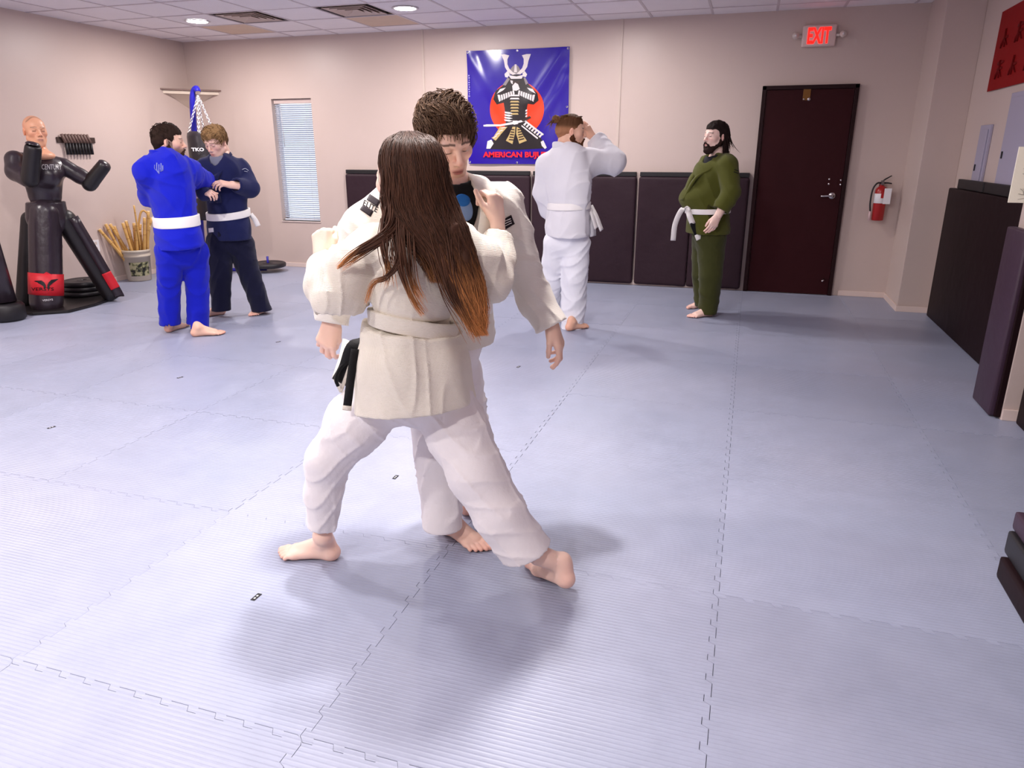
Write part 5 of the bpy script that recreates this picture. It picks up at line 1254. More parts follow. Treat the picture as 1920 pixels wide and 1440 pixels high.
# ================================================================== 2. MAN IN NAVY (facing us, head down)
def man_navy():
    bx_, by_ = onZ(448, 592)[:2]; S = facing(bx_, by_); f = unit(V3(.05, -1, 0)); l = np.cross(EZ, f); n_ = unit(V3(-bx_, -by_, 0))
    root = empty('person', (bx_, by_, 0), 'fair haired young man in a navy suit with a white belt, looking down', 'person')
    J = dict(neck=S(414, 297, 0), chest=S(418, 332), waist=S(428, 400), pelvis=S(430, 440), shR=S(386, 316, -.0), shL=S(450, 318, -.02), elR=S(384, 350, .12), elL=S(468, 353, .10),
             wrR=S(382, 363, .28), wrL=S(434, 346, .24), hipR=S(412, 455), hipL=S(450, 455), knR=S(413, 520, .03), knL=S(470, 520, .02), anR=S(415, 578), anL=S(491, 580))
    hands = [(hand_matrix(S(433, 347, .25), S(404, 342, .29)-S(433, 347, .25), V3(.2, -.5, .8), -l*.2+EZ), dict(curl=[(.5, .5, .3), (.6, .6, .4), (.7, .7, .4), (.8, .8, .5)], thumb=(.5, .2), vox=.0045)),
             (hand_matrix(S(379, 364, .27), S(396, 361, .34)-S(379, 364, .27), V3(0, -.4, .9), EZ), dict(curl=(.8, .8, .5), vox=.005))]
    aR, aL = onZ(410, 592), onZ(497, 593)
    feet = [foot(onZ(411, 590), unit(onZ(385, 594)-onZ(411, 590)), l, J['anR'], vox=.006), foot(onZ(492, 585), V3(.15, -1, 0), -l, J['anL'], vox=.006)]
    skin = hexc(234, 192, 174); face = unit(V3(.02, -1, -.42)); 
    body, M = person(J, f, skin, dict(c=S(406, 268, .02), face=face, up=V3(0, -.4, 1), vox=.0042, closed=True, s=1.02, col=dict(brow=(.22, .13, .08))), hands, feet, root, 1.05)
    m = fab('navy_gi', (24, 30, 78), 1500, .001); mt = cloth('navy_trousers', hexc(16, 17, 44), bump=(30, .002))
    R = {'L': (.112, .092, .085), 'R': (.108, .090, .080)}; cf = {'R': (S(415, 582), V3(0, 0, -1)), 'L': (S(493, 583), V3(.1, 0, -1))}
    V_ = legs_vol(J, f, R, .009, cf, .165); V_.warp(.002, 15, (1, 1, .7), 14); V_.crease(.008, 13, (1, 1, .8), 14, 2)
    for a, b in (((400, 500), (428, 512)), ((455, 495), (485, 512)), ((460, 550), (500, 540)), ((402, 560), (426, 552)), ((475, 575), (505, 570)), ((440, 470), (470, 460))): V_.fold([S(*a, .12), S(*b, .12)], .015, .015)
    finish_legs(V_, J, R, cf); from_np('trousers', *V_.mesh(1), mt, root)
    V_ = Vol(np.minimum.reduce([J['elR'], J['shR'], J['pelvis'], J['wrR']])-.3, np.maximum.reduce([J['wrL'], J['neck'], J['shL'], J['elL']])+.26, .009)
    V_.chain([J['chest']+EZ*.02, S(424, 365), J['waist']], [.185, .175, .165], .06, sq=(f, 1.4)); V_.cone(J['shL'], J['shR'], .085, .085, .05); V_.cone(J['neck']-EZ*.04, J['chest'], .07, .14, .06, sq=(f, 1.2))
    V_.chain([J['waist'], S(430, 425), S(431, 458)], [.165, .19, .205], .04, sq=(f, 1.3))
    V_.chain([J['shL'], J['elL'], S(442, 347, .225)], [.088, .080, .062], .02); V_.chain([J['shR'], J['elR'], J['wrR']], [.085, .075, .060], .02)
    V_.warp(.002, 15, (1, 1, .7), 21); V_.crease(.008, 13, (1, 1, .8), 21, 2)
    for a, b in (((440, 330), (462, 345)), ((395, 370), (440, 385)), ((400, 355), (430, 372)), ((442, 365), (468, 350)), ((405, 430), (420, 412))): V_.fold([S(*a, .14), S(*b, .14)], .014, .015)
    V_.ell(J['neck']+f*.055-EZ*.02, (.055, .06, .15), .02, 'sub')
    V_.cut(S(430, 449), (0, 0, -1)); V_.cone(S(431, 465), S(431, 444), .165, .165, .002, 'sub', sq=(f, 1.3))
    d = unit(S(442, 347, .225)-J['elL']); V_.cut(S(442, 347, .225), d, .11); V_.cone(S(442, 347, .225)-d*.03, S(442, 347, .225)+d*.1, .044, .048, .002, 'sub')
    jk = from_np('jacket', *V_.mesh(1), m, root)
    V_ = Vol(J['neck']-.3, J['neck']+.2, .008); V_.cone(J['neck']-EZ*.045+f*.015, J['chest'], .11, .15, .03, sq=(f, 1.25)); V_.ell(J['neck']+EZ*.05+f*.02, (.068, .068, .08), .01, 'sub')
    from_np('shirt', *V_.mesh(1), cloth('grey_tshirt', hexc(120, 122, 140)), root)
    nk = J['neck']
    for sg in (-1, 1): strap('lapel', [nk-f*.07+l*sg*.03+EZ*.04, nk+l*sg*.085+EZ*.015, nk+f*.085+l*sg*.075-EZ*.08, J['chest']+f*.150+l*sg*.03-EZ*.02, S(424, 378)+f*.150-l*sg*.03*-1], .05, .018, m, root, unit(l*sg+EZ*.35))
    c = S(428, 401); M2_ = M_belt
    belt_band('belt', [c+f*math.cos(t)*.150+l*math.sin(t)*.196-EZ*.022*math.cos(t)+EZ*.010*math.sin(t) for t in np.linspace(0, 2*np.pi, 13)[:-1]], .06, .012, M2_, root)
    surf_patch('suit_label', [(391, 428), (400, 427), (401, 435), (392, 436)], jk, M_print, root, 4); strap('belt_end', [S(470, 402, .06), S(478, 412, .08), S(484, 424, .08)], .045, .008, M2_, root, EZ+l*.3)
    lp = mat('pale_logo', hexc(190, 195, 215), .5)
    for pl in ([(454, 318), (460, 316), (466, 320)], [(458, 321), (464, 322)]): stick(np.array([S(x, y, .1) for x, y in pl]), jk, 'sleeve_logo', lp, r=.006)
    P_, Q_ = cap_vol(.0042, .011, amp=.0022, top=.010, seed=5, back=-.03, front=.098).mesh(0); P2, Q2 = orient(P_, Q_, M)
    t_ = np.clip((P_[:, 2:3]-.02)/.06, 0, 1); from_np('hair', P2, Q2, M_hair, root, col=np.array(hexc(92, 66, 44)[:3])*(1-t_)+np.array(hexc(160, 126, 86)[:3])*t_)
    scalp_strands(M, root, hexc(112, 84, 56), hexc(186, 150, 106), 500, .045, .0034, lift=(.010, .018), seed=5, region=lambda p: p[2] > .03 and not (p[1] > .055 and p[2] < .085), seg=6, swirl=.5, bias=(.3, .5, 0))
man_navy()

# ================================================================== 3. MAN IN WHITE WITH BUN (back view, hand at forehead)
def man_white():
    bx_, by_ = onZ(1068, 614)[:2]; S = facing(bx_, by_); f = unit(V3(.55, 1, 0)); l = np.cross(EZ, f)
    root = empty('person', (bx_, by_, 0), 'bearded man with a hair bun in a white suit, hand at his forehead', 'person')
    J = dict(neck=S(1064, 280, -.01), chest=S(1062, 318), waist=S(1067, 385), pelvis=S(1066, 430), shL=S(1026, 310, 0), shR=S(1103, 303, -.03), elL=S(1020, 360, -.06), elR=S(1149, 303, -.12),
             wrL=S(1030, 400, -.14), wrR=S(1112, 258, -.20), hipL=S(1043, 455, -.02), hipR=S(1080, 455, 0), knL=S(1036, 525, -.10), knR=S(1078, 525, -.0), anL=S(1030, 580, -.2), anR=S(1073, 611, .0))
    wr = S(1110, 256, -.19); hands = [(hand_matrix(wr, S(1092, 228, -.17)-wr, V3(.55, -.6, .3), S(1092, 250, -.1)-S(1104, 250, -.1)), dict(curl=(.25, .25, .15), spread=.06, thumb=(.35, .2), vox=.0042)),
                                      (hand_matrix(J['wrL'], V3(0, .3, -1), l, f), dict(curl=(.5, .5, .3), vox=.006))]
    aR, aL = onZ(1070, 618), onZ(1036, 592)
    feet = [foot(onZ(1072, 619), unit(onZ(1104, 613)-onZ(1072, 619)), l, J['anR'], vox=.006), foot(onZ(1036, 590), V3(-.2, 1, 0), -l, J['anL'], vox=.006)]
    skin = hexc(226, 178, 152)
    body, M = person(J, f, skin, dict(c=S(1070, 248, -.01), face=unit(V3(1, .42, -.06)), vox=.0042, s=1.02, fat=.003), hands, feet, root, 1.1)
    m = fab('white_gi_far', (232, 230, 236), 1500, .001); mt = cloth('white_trousers_far', hexc(228, 228, 236), bump=(30, .002))
    R = {'L': (.105, .090, .078), 'R': (.115, .105, .090)}; cf = {'R': (S(1073, 617), V3(0, 0, -1)), 'L': (S(1036, 590, -.2), V3(0, 0, -1))}
    V_ = legs_vol(J, f, R, .008, cf, .165); V_.warp(.002, 15, (1, 1, .7), 33); V_.crease(.008, 13, (1, 1, .8), 33, 2)
    for a, b in (((1025, 470), (1060, 500)), ((1060, 500), (1098, 480)), ((1055, 545), (1096, 560)), ((1056, 575), (1092, 565)), ((1060, 595), (1092, 588)), ((1022, 540), (1048, 520)), ((1060, 460), (1052, 520)), ((1062, 530), (1095, 520))): V_.fold([S(*a, .12), S(*b, .12)], .013, .016)
    finish_legs(V_, J, R, cf); from_np('trousers', *V_.mesh(1), mt, root)
    V_ = Vol(np.minimum.reduce([J['elL'], J['shL'], J['pelvis'], J['elR']])-.32, np.maximum.reduce([J['wrR'], J['neck'], J['shR'], J['elR']])+.26, .0085)
    V_.chain([J['chest']+EZ*.02, S(1063, 350), J['waist']], [.205, .20, .180], .06, sq=(f, 1.35)); V_.cone(J['shL']-EZ*.02, J['shR']-EZ*.01, .085, .10, .06); V_.cone(J['neck']-EZ*.02, J['chest'], .068, .15, .05, sq=(f, 1.2))
    V_.chain([J['waist'], S(1064, 420), S(1063, 455)], [.178, .19, .20], .04, sq=(f, 1.25))
    V_.chain([J['shR'], J['elR'], S(1118, 263, -.19)], [.100, .098, .076], .04); V_.chain([J['shL'], J['elL'], J['wrL']+V3(0, 0, .03)], [.095, .085, .075], .04)
    V_.warp(.002, 15, (1, 1, .7), 51); V_.crease(.008, 13, (1, 1, .8), 51, 2)
    for a, b, h in (((1040, 345), (1120, 305), .013), ((1050, 362), (1105, 335), .012), ((1025, 330), (1040, 365), .010), ((1060, 325), (1130, 318), .010), ((1035, 372), (1085, 360), .014), ((1018, 310), (1030, 350), .008), ((1105, 270), (1142, 300), .010), ((1118, 300), (1150, 290), .010), ((1085, 380), (1108, 350), .010), ((1030, 405), (1060, 398), .008), ((1040, 430), (1080, 420), .006)):
        V_.fold([S(*a, .14), S(*b, .12)], .013, h*1.5)
    V_.fold([S(1022, 374, .12), S(1062, 379, .15), S(1108, 372, .10)], .018, .014)
    V_.cut(S(1062, 445, .1), (0, .1, -1)); V_.cone(S(1063, 460), S(1063, 440), .162, .162, .002, 'sub', sq=(f, 1.3))
    d = unit(S(1112, 258, -.2)-J['elR']); V_.cut(S(1114, 259, -.19), d, .10); V_.cone(S(1114, 259, -.19)-d*.03, S(1114, 259, -.19)+d*.1, .044, .048, .002, 'sub')
    V_.cone(S(1100, 412, .22), S(1100, 470, .22), .010, .016, .004, 'sub')
    jk = from_np('jacket', *V_.mesh(1), m, root)
    strap('side_flap', [S(1105, 395, -.02), S(1110, 420, -.02), S(1111, 443, -.02)], .085, .02, m, root, f+l*.2)
    ncol = xf(M, np.array([[0, -.05, -.12]]))[0]; ring = [ncol+(f*math.cos(t)*.08+l*math.sin(t)*.085)+EZ*(-.020-.045*math.cos(t)) for t in np.linspace(0, 2*np.pi, 13)[:-1]]
    belt_band('collar', ring, .048, .012, m, root)
    c = S(1066, 385); belt_band('belt', [c+f*math.cos(t)*.152+l*math.sin(t)*.194+EZ*.008*math.cos(t+.4) for t in np.linspace(0, 2*np.pi, 13)[:-1]], .055, .011, M_belt, root)
    strap('belt_end', [S(1108, 385, .0), S(1118, 405, .02), S(1128, 432, .0)], .042, .008, M_belt, root, f); strap('belt_end', [S(1106, 388, .03), S(1112, 408, .05), S(1118, 428, .03)], .042, .008, M_belt, root, f)
    hc = np.array(hexc(86, 56, 36)[:3]); P_, Q_ = cap_vol(.0042, .006, amp=.0012, seed=6, back=-.02).mesh(0); P2, Q2 = orient(P_, Q_, M)
    t_ = 1/(1+np.exp((P_[:, 2:3]-.035)/.006)); from_np('hair', P2, Q2, M_hair, root, col=hc*(1-t_)+np.array(hexc(160, 112, 82)[:3])*t_)
    V_ = Vol((-.08, -.22, .0), (.08, -.03, .2), .004); V_.ell((0, -.125, .088), (.032, .03, .030), .01); V_.cone((0, -.08, .075), (0, -.115, .085), .022, .014, .02); V_.warp(.0025, 130, seed=3)
    P_, Q_ = V_.mesh(0); P2, Q2 = orient(P_, Q_, M); from_np('hair_bun', P2, Q2, M_hair, root, col=np.tile(hexc(110, 76, 50)[:3], (len(P2), 1)))
    tufts(120, lambda q: np.array([q.uniform(-.062, .062), q.uniform(-.06, .08), .118+q.uniform(-.02, .004)]), lambda p, q: (-p[0]*4+q.normal()*.12, -1, .05), .075, .005, 31, M, root, hexc(84, 54, 34), hexc(130, 92, 60), curl=.15)
    tufts(26, lambda q: np.array([q.uniform(-.03, .03), -.125+q.uniform(-.02, .02), .080]), lambda p, q: (q.normal()*.5, -.8, -.3), .10, .0035, 32, M, root, hexc(84, 54, 34), hexc(140, 100, 66), name='loose_strands', curl=.9)
    beard(M, root, hexc(80, 46, 26), .0045, .035, full=1.1)
man_white()

# ================================================================== 4. MAN IN GREEN
def man_green():
    bx_, by_ = onZ(1318, 590)[:2]; S = facing(bx_, by_); f = unit(V3(-.95, -.62, 0)); l = np.cross(EZ, f)
    root = empty('person', (bx_, by_, 0), 'bearded man with dark shoulder length hair in an olive green suit with a white belt', 'person')
    J = dict(neck=S(1344, 296, 0), chest=S(1334, 330), waist=S(1328, 392), pelvis=S(1328, 432), shL=S(1364, 310, .13), shR=S(1328, 308, -.13), elL=S(1371, 360, .20), elR=S(1322, 360, -.2),
             wrL=S(1347, 404, .26), wrR=S(1318, 400, -.2), hipL=S(1334, 448, .06), hipR=S(1322, 448, -.06), knL=S(1333, 515, .07), knR=S(1316, 515, -.05), anL=S(1328, 578, .05), anR=S(1318, 566, -.06))
    w = S(1345, 406, .26); hands = [(hand_matrix(w, S(1330, 438, .29)-w, V3(.5, -.8, .1), -V3(.8, .3, 0)), dict(curl=[(.25, .35, .2), (.35, .4, .2), (.4, .45, .2), (.45, .5, .2)], thumb=(.3, .2), vox=.0042)),
                                    (hand_matrix(J['wrR'], V3(-.1, 0, -1), -l, f), dict(curl=(.4, .4, .2), vox=.006))]
    tR = unit(onZ(1286, 594)-onZ(1330, 590)); aL, aR = onZ(1328, 594), onZ(1318, 576)
    feet = [foot(onZ(1326, 593), tR, -l, J['anL'], vox=.006), foot(onZ(1318, 576), tR, l, J['anR'], vox=.006)]
    skin = hexc(240, 204, 190); fc = unit(V3(-.80, -.75, .02))
    body, M = person(J, f, skin, dict(c=S(1343, 258, .03), face=fc, vox=.004, s=1.03, col=dict(brow=(.05, .03, .025))), hands, feet, root, 1.12)
    m = fab('olive_gi', (80, 82, 26), 1500, .001); mt = cloth('olive_trousers', hexc(58, 60, 24), bump=(30, .002))
    R = {'L': (.125, .105, .080), 'R': (.115, .09, .075)}; cf = {'L': (S(1328, 588, .05), V3(0, 0, -1)), 'R': (S(1318, 574, -.06), V3(0, 0, -1))}
    V_ = legs_vol(J, f, R, .008, cf, .175); V_.warp(.002, 15, (1, 1, .7), 43); V_.crease(.008, 13, (1, 1, .8), 43, 2)
    for a, b in (((1300, 480), (1335, 495)), ((1305, 520), (1340, 512)), ((1312, 555), (1345, 548)), ((1315, 575), (1344, 570)), ((1308, 500), (1325, 540))): V_.fold([S(*a, .15), S(*b, .15)], .014, .016)
    finish_legs(V_, J, R, cf); from_np('trousers', *V_.mesh(1), mt, root)
    V_ = Vol(np.minimum.reduce([J['elR'], J['shR'], J['pelvis'], J['wrR']])-.34, np.maximum.reduce([J['wrL'], J['neck'], J['shL'], J['elL']])+.28, .0085)
    V_.chain([J['chest'], S(1326, 365), J['waist']], [.165, .188, .180], .05, sq=(f, 1.12)); V_.cone(J['shL'], J['shR'], .088, .085, .06); V_.cone(J['neck']-EZ*.03, J['chest'], .075, .15, .06, sq=(f, 1.1))
    V_.ell(S(1318, 372)+f*.05, (.155, .155, .12), .05)
    V_.chain([J['waist'], S(1328, 418), S(1328, 446)], [.182, .192, .205], .04, sq=(f, 1.1))
    V_.chain([J['shL'], J['elL'], S(1351, 394, .235)], [.092, .080, .072], .015); V_.chain([J['shR'], J['elR'], J['wrR']], [.085, .075, .065], .02)
    V_.warp(.002, 15, (1, 1, .7), 61); V_.crease(.008, 13, (1, 1, .8), 61, 2)
    for a, b, h in (((1300, 330), (1330, 350), .010), ((1305, 350), (1345, 372), .012), ((1298, 372), (1335, 386), .012), ((1352, 330), (1382, 350), .010), ((1350, 365), (1385, 352), .012), ((1350, 385), (1380, 378), .010), ((1310, 312), (1318, 345), .010)):
        V_.fold([S(*a, .18), S(*b, .18)], .013, h*1.5)
    V_.ell(J['neck']+f*.07-EZ*.03, (.052, .052, .12), .02, 'sub')
    V_.cut(S(1326, 437), (0, 0, -1)); V_.cone(S(1328, 455), S(1328, 430), .165, .165, .002, 'sub', sq=(f, 1.1)); 
    e_ = S(1351, 394, .235); d = unit(e_-J['elL']); V_.cut(e_, d, .12); V_.cone(e_-d*.03, e_+d*.1, .052, .056, .002, 'sub')
    jk = from_np('jacket', *V_.mesh(1), m, root)
    V_ = Vol(J['neck']-.3, J['neck']+.2, .008); V_.cone(J['neck']-EZ*.05+f*.02, J['chest'], .112, .15, .03, sq=(f, 1.2)); V_.ell(J['neck']+EZ*.045+f*.03, (.07, .07, .07), .01, 'sub')
    sh = from_np('shirt', *V_.mesh(1), cloth('black_shirt', hexc(24, 24, 30)), root)
    nk = J['neck']
    for sg in (-1, 1): strap('lapel', [nk-f*.08+l*sg*.03+EZ*.04, nk+l*sg*.09+EZ*.01, nk+f*.10+l*sg*.085-EZ*.09, J['chest']+f*.178+l*sg*.035-EZ*.02, S(1318, 375)+f*.20+l*sg*.0], .05, .018, m, root, unit(l*sg+EZ*.35))
    c = S(1327, 394); belt_band('belt', [c+f*(math.cos(t)*.192-.0)+l*math.sin(t)*.198-EZ*.006*math.cos(t) for t in np.linspace(0, 2*np.pi, 13)[:-1]], .045, .011, M_belt, root)
    kn = S(1290, 391, .13); V_ = Vol(kn-.06, kn+.06, .004); V_.ell(kn, (.024, .022, .028), .01); V_.cone(kn-l*.022+EZ*.01, kn+l*.022-EZ*.01, .014, .014, .01); from_np('belt_knot', *V_.mesh(1), M_belt, root)
    strap('belt_end', [kn, S(1278, 394, .16), S(1266, 420, .17), S(1262, 451, .17)], .045, .008, M_belt, root, unit(RGT+EZ*.3), 20)
    strap('belt_end', [kn, S(1293, 405, .18), S(1299, 420, .17)], .05, .008, M_belt, root, unit(RGT+EZ*-.1), 10); strap('belt_tip', [S(1298, 417, .172), S(1304, 432, .16), S(1308, 441, .155)], .05, .009, M_bblk, root, unit(RGT+EZ*.4), 8)
    strap('belt_end', [S(1307.5, 439, .157), S(1311, 449, .15)], .052, .010, M_belt, root, unit(RGT+EZ*.4), 6)
    for pl in ([(1377, 318), (1384, 320)], [(1376, 322), (1384, 325)]): stick(np.array([S(x, y, .1) for x, y in pl]), jk, 'sleeve_patch', M_bblk, r=.008)
    hcol = np.array(hexc(34, 24, 22)[:3]); V_ = cap_vol(.0042, .008, amp=.0016, seed=9, back=-.06, ear=False, front=.080)
    for s_ in (-1, 1): V_.cone((s_*.062, -.035, .03), (s_*.066, -.060, -.115), .030, .026, .02)
    V_.cone((0, -.085, .02), (0, -.085, -.13), .035, .03, .04); P_, Q_ = V_.mesh(0); P2, Q2 = orient(P_, Q_, M)
    from_np('hair', P2, Q2, M_hair, root, col=np.tile(hcol, (len(P2), 1)))
    tufts(90, lambda q: (lambda s_: np.array([s_*q.uniform(.05, .085), q.uniform(-.09, -.01), q.uniform(-.02, .07)]))(q.choice([-1, 1])), lambda p, q: (np.sign(p[0])*.25, -.1, -1), .15, .007, 41, M, root, hexc(34, 24, 22), hexc(52, 34, 28), curl=.5)
    beard(M, root, hexc(44, 28, 24), .004, .012)
man_green()
# ================================================================== 5. BOY (front pair, facing us)
GB = (-1.02, 2.10); BBX = (-1.035, 2.40)
M_giF = cloth('pearl_weave_gi', hexc(236, 228, 214), ribs=(105, .0006, 'Z'), bump=(500, .0008)); M_giF2 = cloth('pearl_weave_gi_boy', hexc(238, 232, 222), ribs=(110, .0005, 'Z'), bump=(500, .0008))
M_trF = cloth('cotton_drill', hexc(238, 232, 232), bump=(60, .0015)); M_hem = cloth('stitched_hem', hexc(240, 232, 220), ribs=(90, .0012, 'X'))
def boy():
    S = facing(*BBX); n_ = unit(V3(-BBX[0], -BBX[1], 0)); f = unit(n_+RGT*.25); l = np.cross(EZ, f)
    root = empty('person', (BBX[0], BBX[1], 0), 'brown haired boy in an open white suit over a black shirt, facing the camera', 'person')
    J = dict(neck=S(848, 352, .02), chest=S(842, 425), waist=S(842, 560), pelvis=S(838, 640), shR=S(738, 390, -.02), shL=S(938, 385, -.02), elR=S(642, 490, -.03), elL=S(978, 500, -.02),
             wrR=S(620, 598, .02), wrL=S(1029, 604, .03), hipR=S(808, 700), hipL=S(860, 700, -.06), knR=S(820, 850, .06), knL=S(880, 820, -.08), anR=S(828, 972, .10), anL=S(890, 930, -.12))
    wL, wR = S(1034, 610, .04), S(623, 604, .02)
    hands = [(hand_matrix(wL, S(1056, 668, .06)-wL, RGT+EZ*.2+n_*.35, -RGT*.4+n_), dict(curl=[(.25, .5, .3), (.35, .6, .35), (.5, .65, .4), (.6, .7, .4)], thumb=(.25, .5), vox=.0028, spread=.10, L=1.0)),
             (hand_matrix(wR, S(606, 660, .03)-wR, n_-RGT*.3+EZ*.2, RGT), dict(curl=[(.5, .7, .5), (.5, .7, .5), (.55, .7, .5), (.6, .7, .5)], thumb=(.1, .4), vox=.0028, spread=.16))]
    tR = unit(onZ(915, 1042)-onZ(838, 1003))
    feet = [foot(onZ(846, 1003), tR, RGT+EY*2, J['anR'], vox=.0038, s=1.0), foot(onZ(884, 958), unit(V3(.2, 1, 0)), -l, J['anL'], vox=.0045)]
    skin = hexc(236, 196, 176); face = unit(n_*.80+RGT*.36-EZ*.42)
    body, M = person(J, f, skin, dict(c=S(837, 266, .03), face=face, up=EZ+n_*.45, vox=.0021, closed=True, s=1.0, nose=1.02, col=dict(lip=(.42, .11, .10), brow=(.09, .05, .035), browy=.036)), hands, feet, root, .95)
    # trousers
    R = {'R': (.105, .088, .078), 'L': (.088, .074, .066)}; cf = {'R': (S(824, 986, .10), V3(0, 0, -1)), 'L': (S(890, 940, -.12), V3(0, 0, -1))}
    V_ = legs_vol(J, f, R, .006, cf, .14); V_.warp(.003, 15, (1, 1, .7), 5); V_.crease(.010, 22, (1, 1, .9), 7)
    for a, b in (((790, 870), (830, 895)), ((800, 930), (850, 915)), ((835, 880), (855, 940)), ((790, 960), (850, 955)), ((785, 900), (800, 960)), ((845, 920), (858, 965))): V_.fold([S(*a, .16), S(*b, .16)], .010, .012)
    finish_legs(V_, J, R, cf); from_np('trousers', *V_.mesh(1), M_trF, root)
    # jacket
    V_ = Vol(np.minimum.reduce([J['wrR'], J['elR'], J['pelvis'], J['knR']+EZ*.4, J['chest']-.2])-.12, np.maximum.reduce([J['neck'], J['elL'], J['wrL'], J['shL']])+.2, .0062)
    V_.chain([J['chest']+EZ*.02, S(842, 490), J['waist']], [.170, .160, .150], .05, sq=(f, 1.35)); V_.cone(J['shR'], J['shL'], .078, .075, .05); V_.cone(J['neck']-EZ*.03, J['chest'], .075, .13, .05, sq=(f, 1.2))
    V_.chain([J['waist'], S(838, 610), S(836, 665)], [.150, .165, .178], .04, sq=(f, 1.25))
    V_.chain([J['shL'], S(956, 440, -.02), J['elL'], S(1004, 560, 0), wL+(wL-J['elL'])*.06], [.076, .074, .070, .064, .056], .02)
    V_.chain([J['shR'], S(690, 430, -.02), J['elR'], S(625, 545, 0), wR+(wR-J['elR'])*.06], [.090, .094, .086, .072, .058], .02)
    V_.warp(.0025, 14, (1, 1, .8), 12); V_.crease(.008, 17, (1, 1, .9), 15)
    for pl, h in (([(950, 400), (975, 440), (985, 480)], .012), ([(960, 520), (1000, 500)], .012), ([(975, 570), (1030, 555)], .010), ([(990, 600), (1035, 580)], .008), ([(960, 470), (1000, 470)], .009),
                  ([(900, 345), (935, 365), (955, 400)], .010), ([(895, 360), (920, 400)], .010), ([(640, 430), (690, 400), (720, 385)], .012), ([(650, 450), (700, 430)], .012), ([(600, 540), (650, 520)], .012), ([(592, 580), (640, 570)], .009), ([(630, 470), (600, 520)], .010)):
        V_.fold([S(x, y, .10) for x, y in pl], .009, h*.8)
    V_.ell(J['neck']+f*.06-EZ*.03, (.07, .085, .15), .02, 'sub'); V_.cone(S(862, 345, .10), S(866, 440, .19), .062, .050, .02, 'sub')
    V_.cut(S(838, 656, .1), (0, 0, -1)); V_.cone(S(836, 670), S(838, 645), .165, .162, .002, 'sub', sq=(f, 1.25))
    for w_, e_ in ((wL, J['elL']), (wR, J['elR'])):
        d = unit(w_-e_); c = w_+d*.004; V_.cut(c, d, .10); V_.cone(c-d*.035, c+d*.1, .044, .050, .002, 'sub')
    jk = from_np('jacket', *V_.mesh(1), M_giF2, root)
    V_ = Vol(J['neck']-.34, J['neck']+.2, .006); V_.cone(J['neck']-EZ*.045+f*.01, J['chest']-EZ*.03, .112, .140, .03, sq=(f, 1.25)); V_.ell(J['neck']+EZ*.05+f*.02, (.068, .068, .07), .01, 'sub'); V_.warp(.002, 30, seed=4)
    sh = from_np('tshirt', *V_.mesh(1), M_tee, root)
    b1, b2 = cloth('blue_print', hexc(40, 110, 190)), cloth('pale_blue_print', hexc(140, 170, 215))
    surf_patch('chest_print', [(850, 364), (880, 364), (890, 414), (858, 414)], sh, b2, root, 8, .002, True); surf_patch('chest_print', [(851, 364), (879, 364), (882, 386), (856, 388)], sh, b1, root, 6, .004, True)
    nk = J['neck']
    # lapels: padded band from the back of the neck over the shoulders down the open front
    strap('lapel', [nk-f*.075+EZ*.035, nk+l*.075-f*.03+EZ*.035, S(903, 345, .09), S(918, 385, .13), S(914, 430, .15), S(902, 490, .16)], .062, .02, M_giF2, root, unit(l-EZ*.15+f*.1), 28)
    strap('lapel', [nk-f*.075+EZ*.035, nk-l*.075-f*.03+EZ*.035, S(795, 345, .10), S(800, 400, .13), S(830, 470, .16), S(860, 520, .15)], .062, .02, M_giF2, root, unit(l+EZ*.15), 28)
    c = S(841, 575); belt_band('belt', [c+f*math.cos(t)*.128+l*math.sin(t)*.160 for t in np.linspace(0, 2*np.pi, 13)[:-1]], .045, .010, M_belt, root)
    # shoulder label, arm bands
    pk = cloth('patch_black', hexc(40, 32, 38)); pw = cloth('patch_thread', hexc(225, 222, 222))
    surf_patch('sleeve_patch', [(694, 364), (714, 377), (708, 388), (688, 375)], jk, pk, root, 5); surf_patch('sleeve_patch', [(681, 385), (701, 396), (695, 407), (675, 393)], jk, pk, root, 5)
    surf_text('lettering', 'ELITE', [(683, 374), (710, 389), (706, 399), (680, 384)], jk, pk, root, .003)
    surf_patch('arm_band', [(941, 413), (958, 403), (965, 420), (945, 432)], jk, pk, root, 6)
    for k in range(3): surf_patch('band_stripe', [(946+k*.8, 414+k*4.2), (957+k*.9, 409+k*4.2), (957.5+k*.9, 410.4+k*4.2), (946.5+k*.8, 415.5+k*4.2)], jk, pw, root, 3, .003)
    surf_patch('arm_band', [(626, 490), (640, 482), (648, 496), (634, 510)], jk, pk, root, 6)
    # hair
    P_, Q_ = cap_vol(.0032, .002, amp=.0006, top=.002, seed=15, back=-.05, freq=90, front=.094, ear=True).mesh(0); P2, Q2 = orient(P_, Q_, M)
    hc = np.array(hexc(62, 42, 32)[:3]); from_np('hair', P2, Q2, M_hair, root, col=np.tile(hc*1.0, (len(P2), 1)))
    scalp_strands(M, root, hexc(74, 53, 41), hexc(136, 108, 84), 3000, .062, .0015, crown=(-.01, -.05, .15), lift=(.004, .024), rad=(.078, .098, .090), seed=17, swirl=1.1, fringe=.6, bias=(.35, .35, 0), seg=9, jag=.15,
        region=lambda p: p[2] > -.005 and not (p[1] > .06 and p[2] < .085) and not (p[1] > .0 and p[2] < .02))
boy()

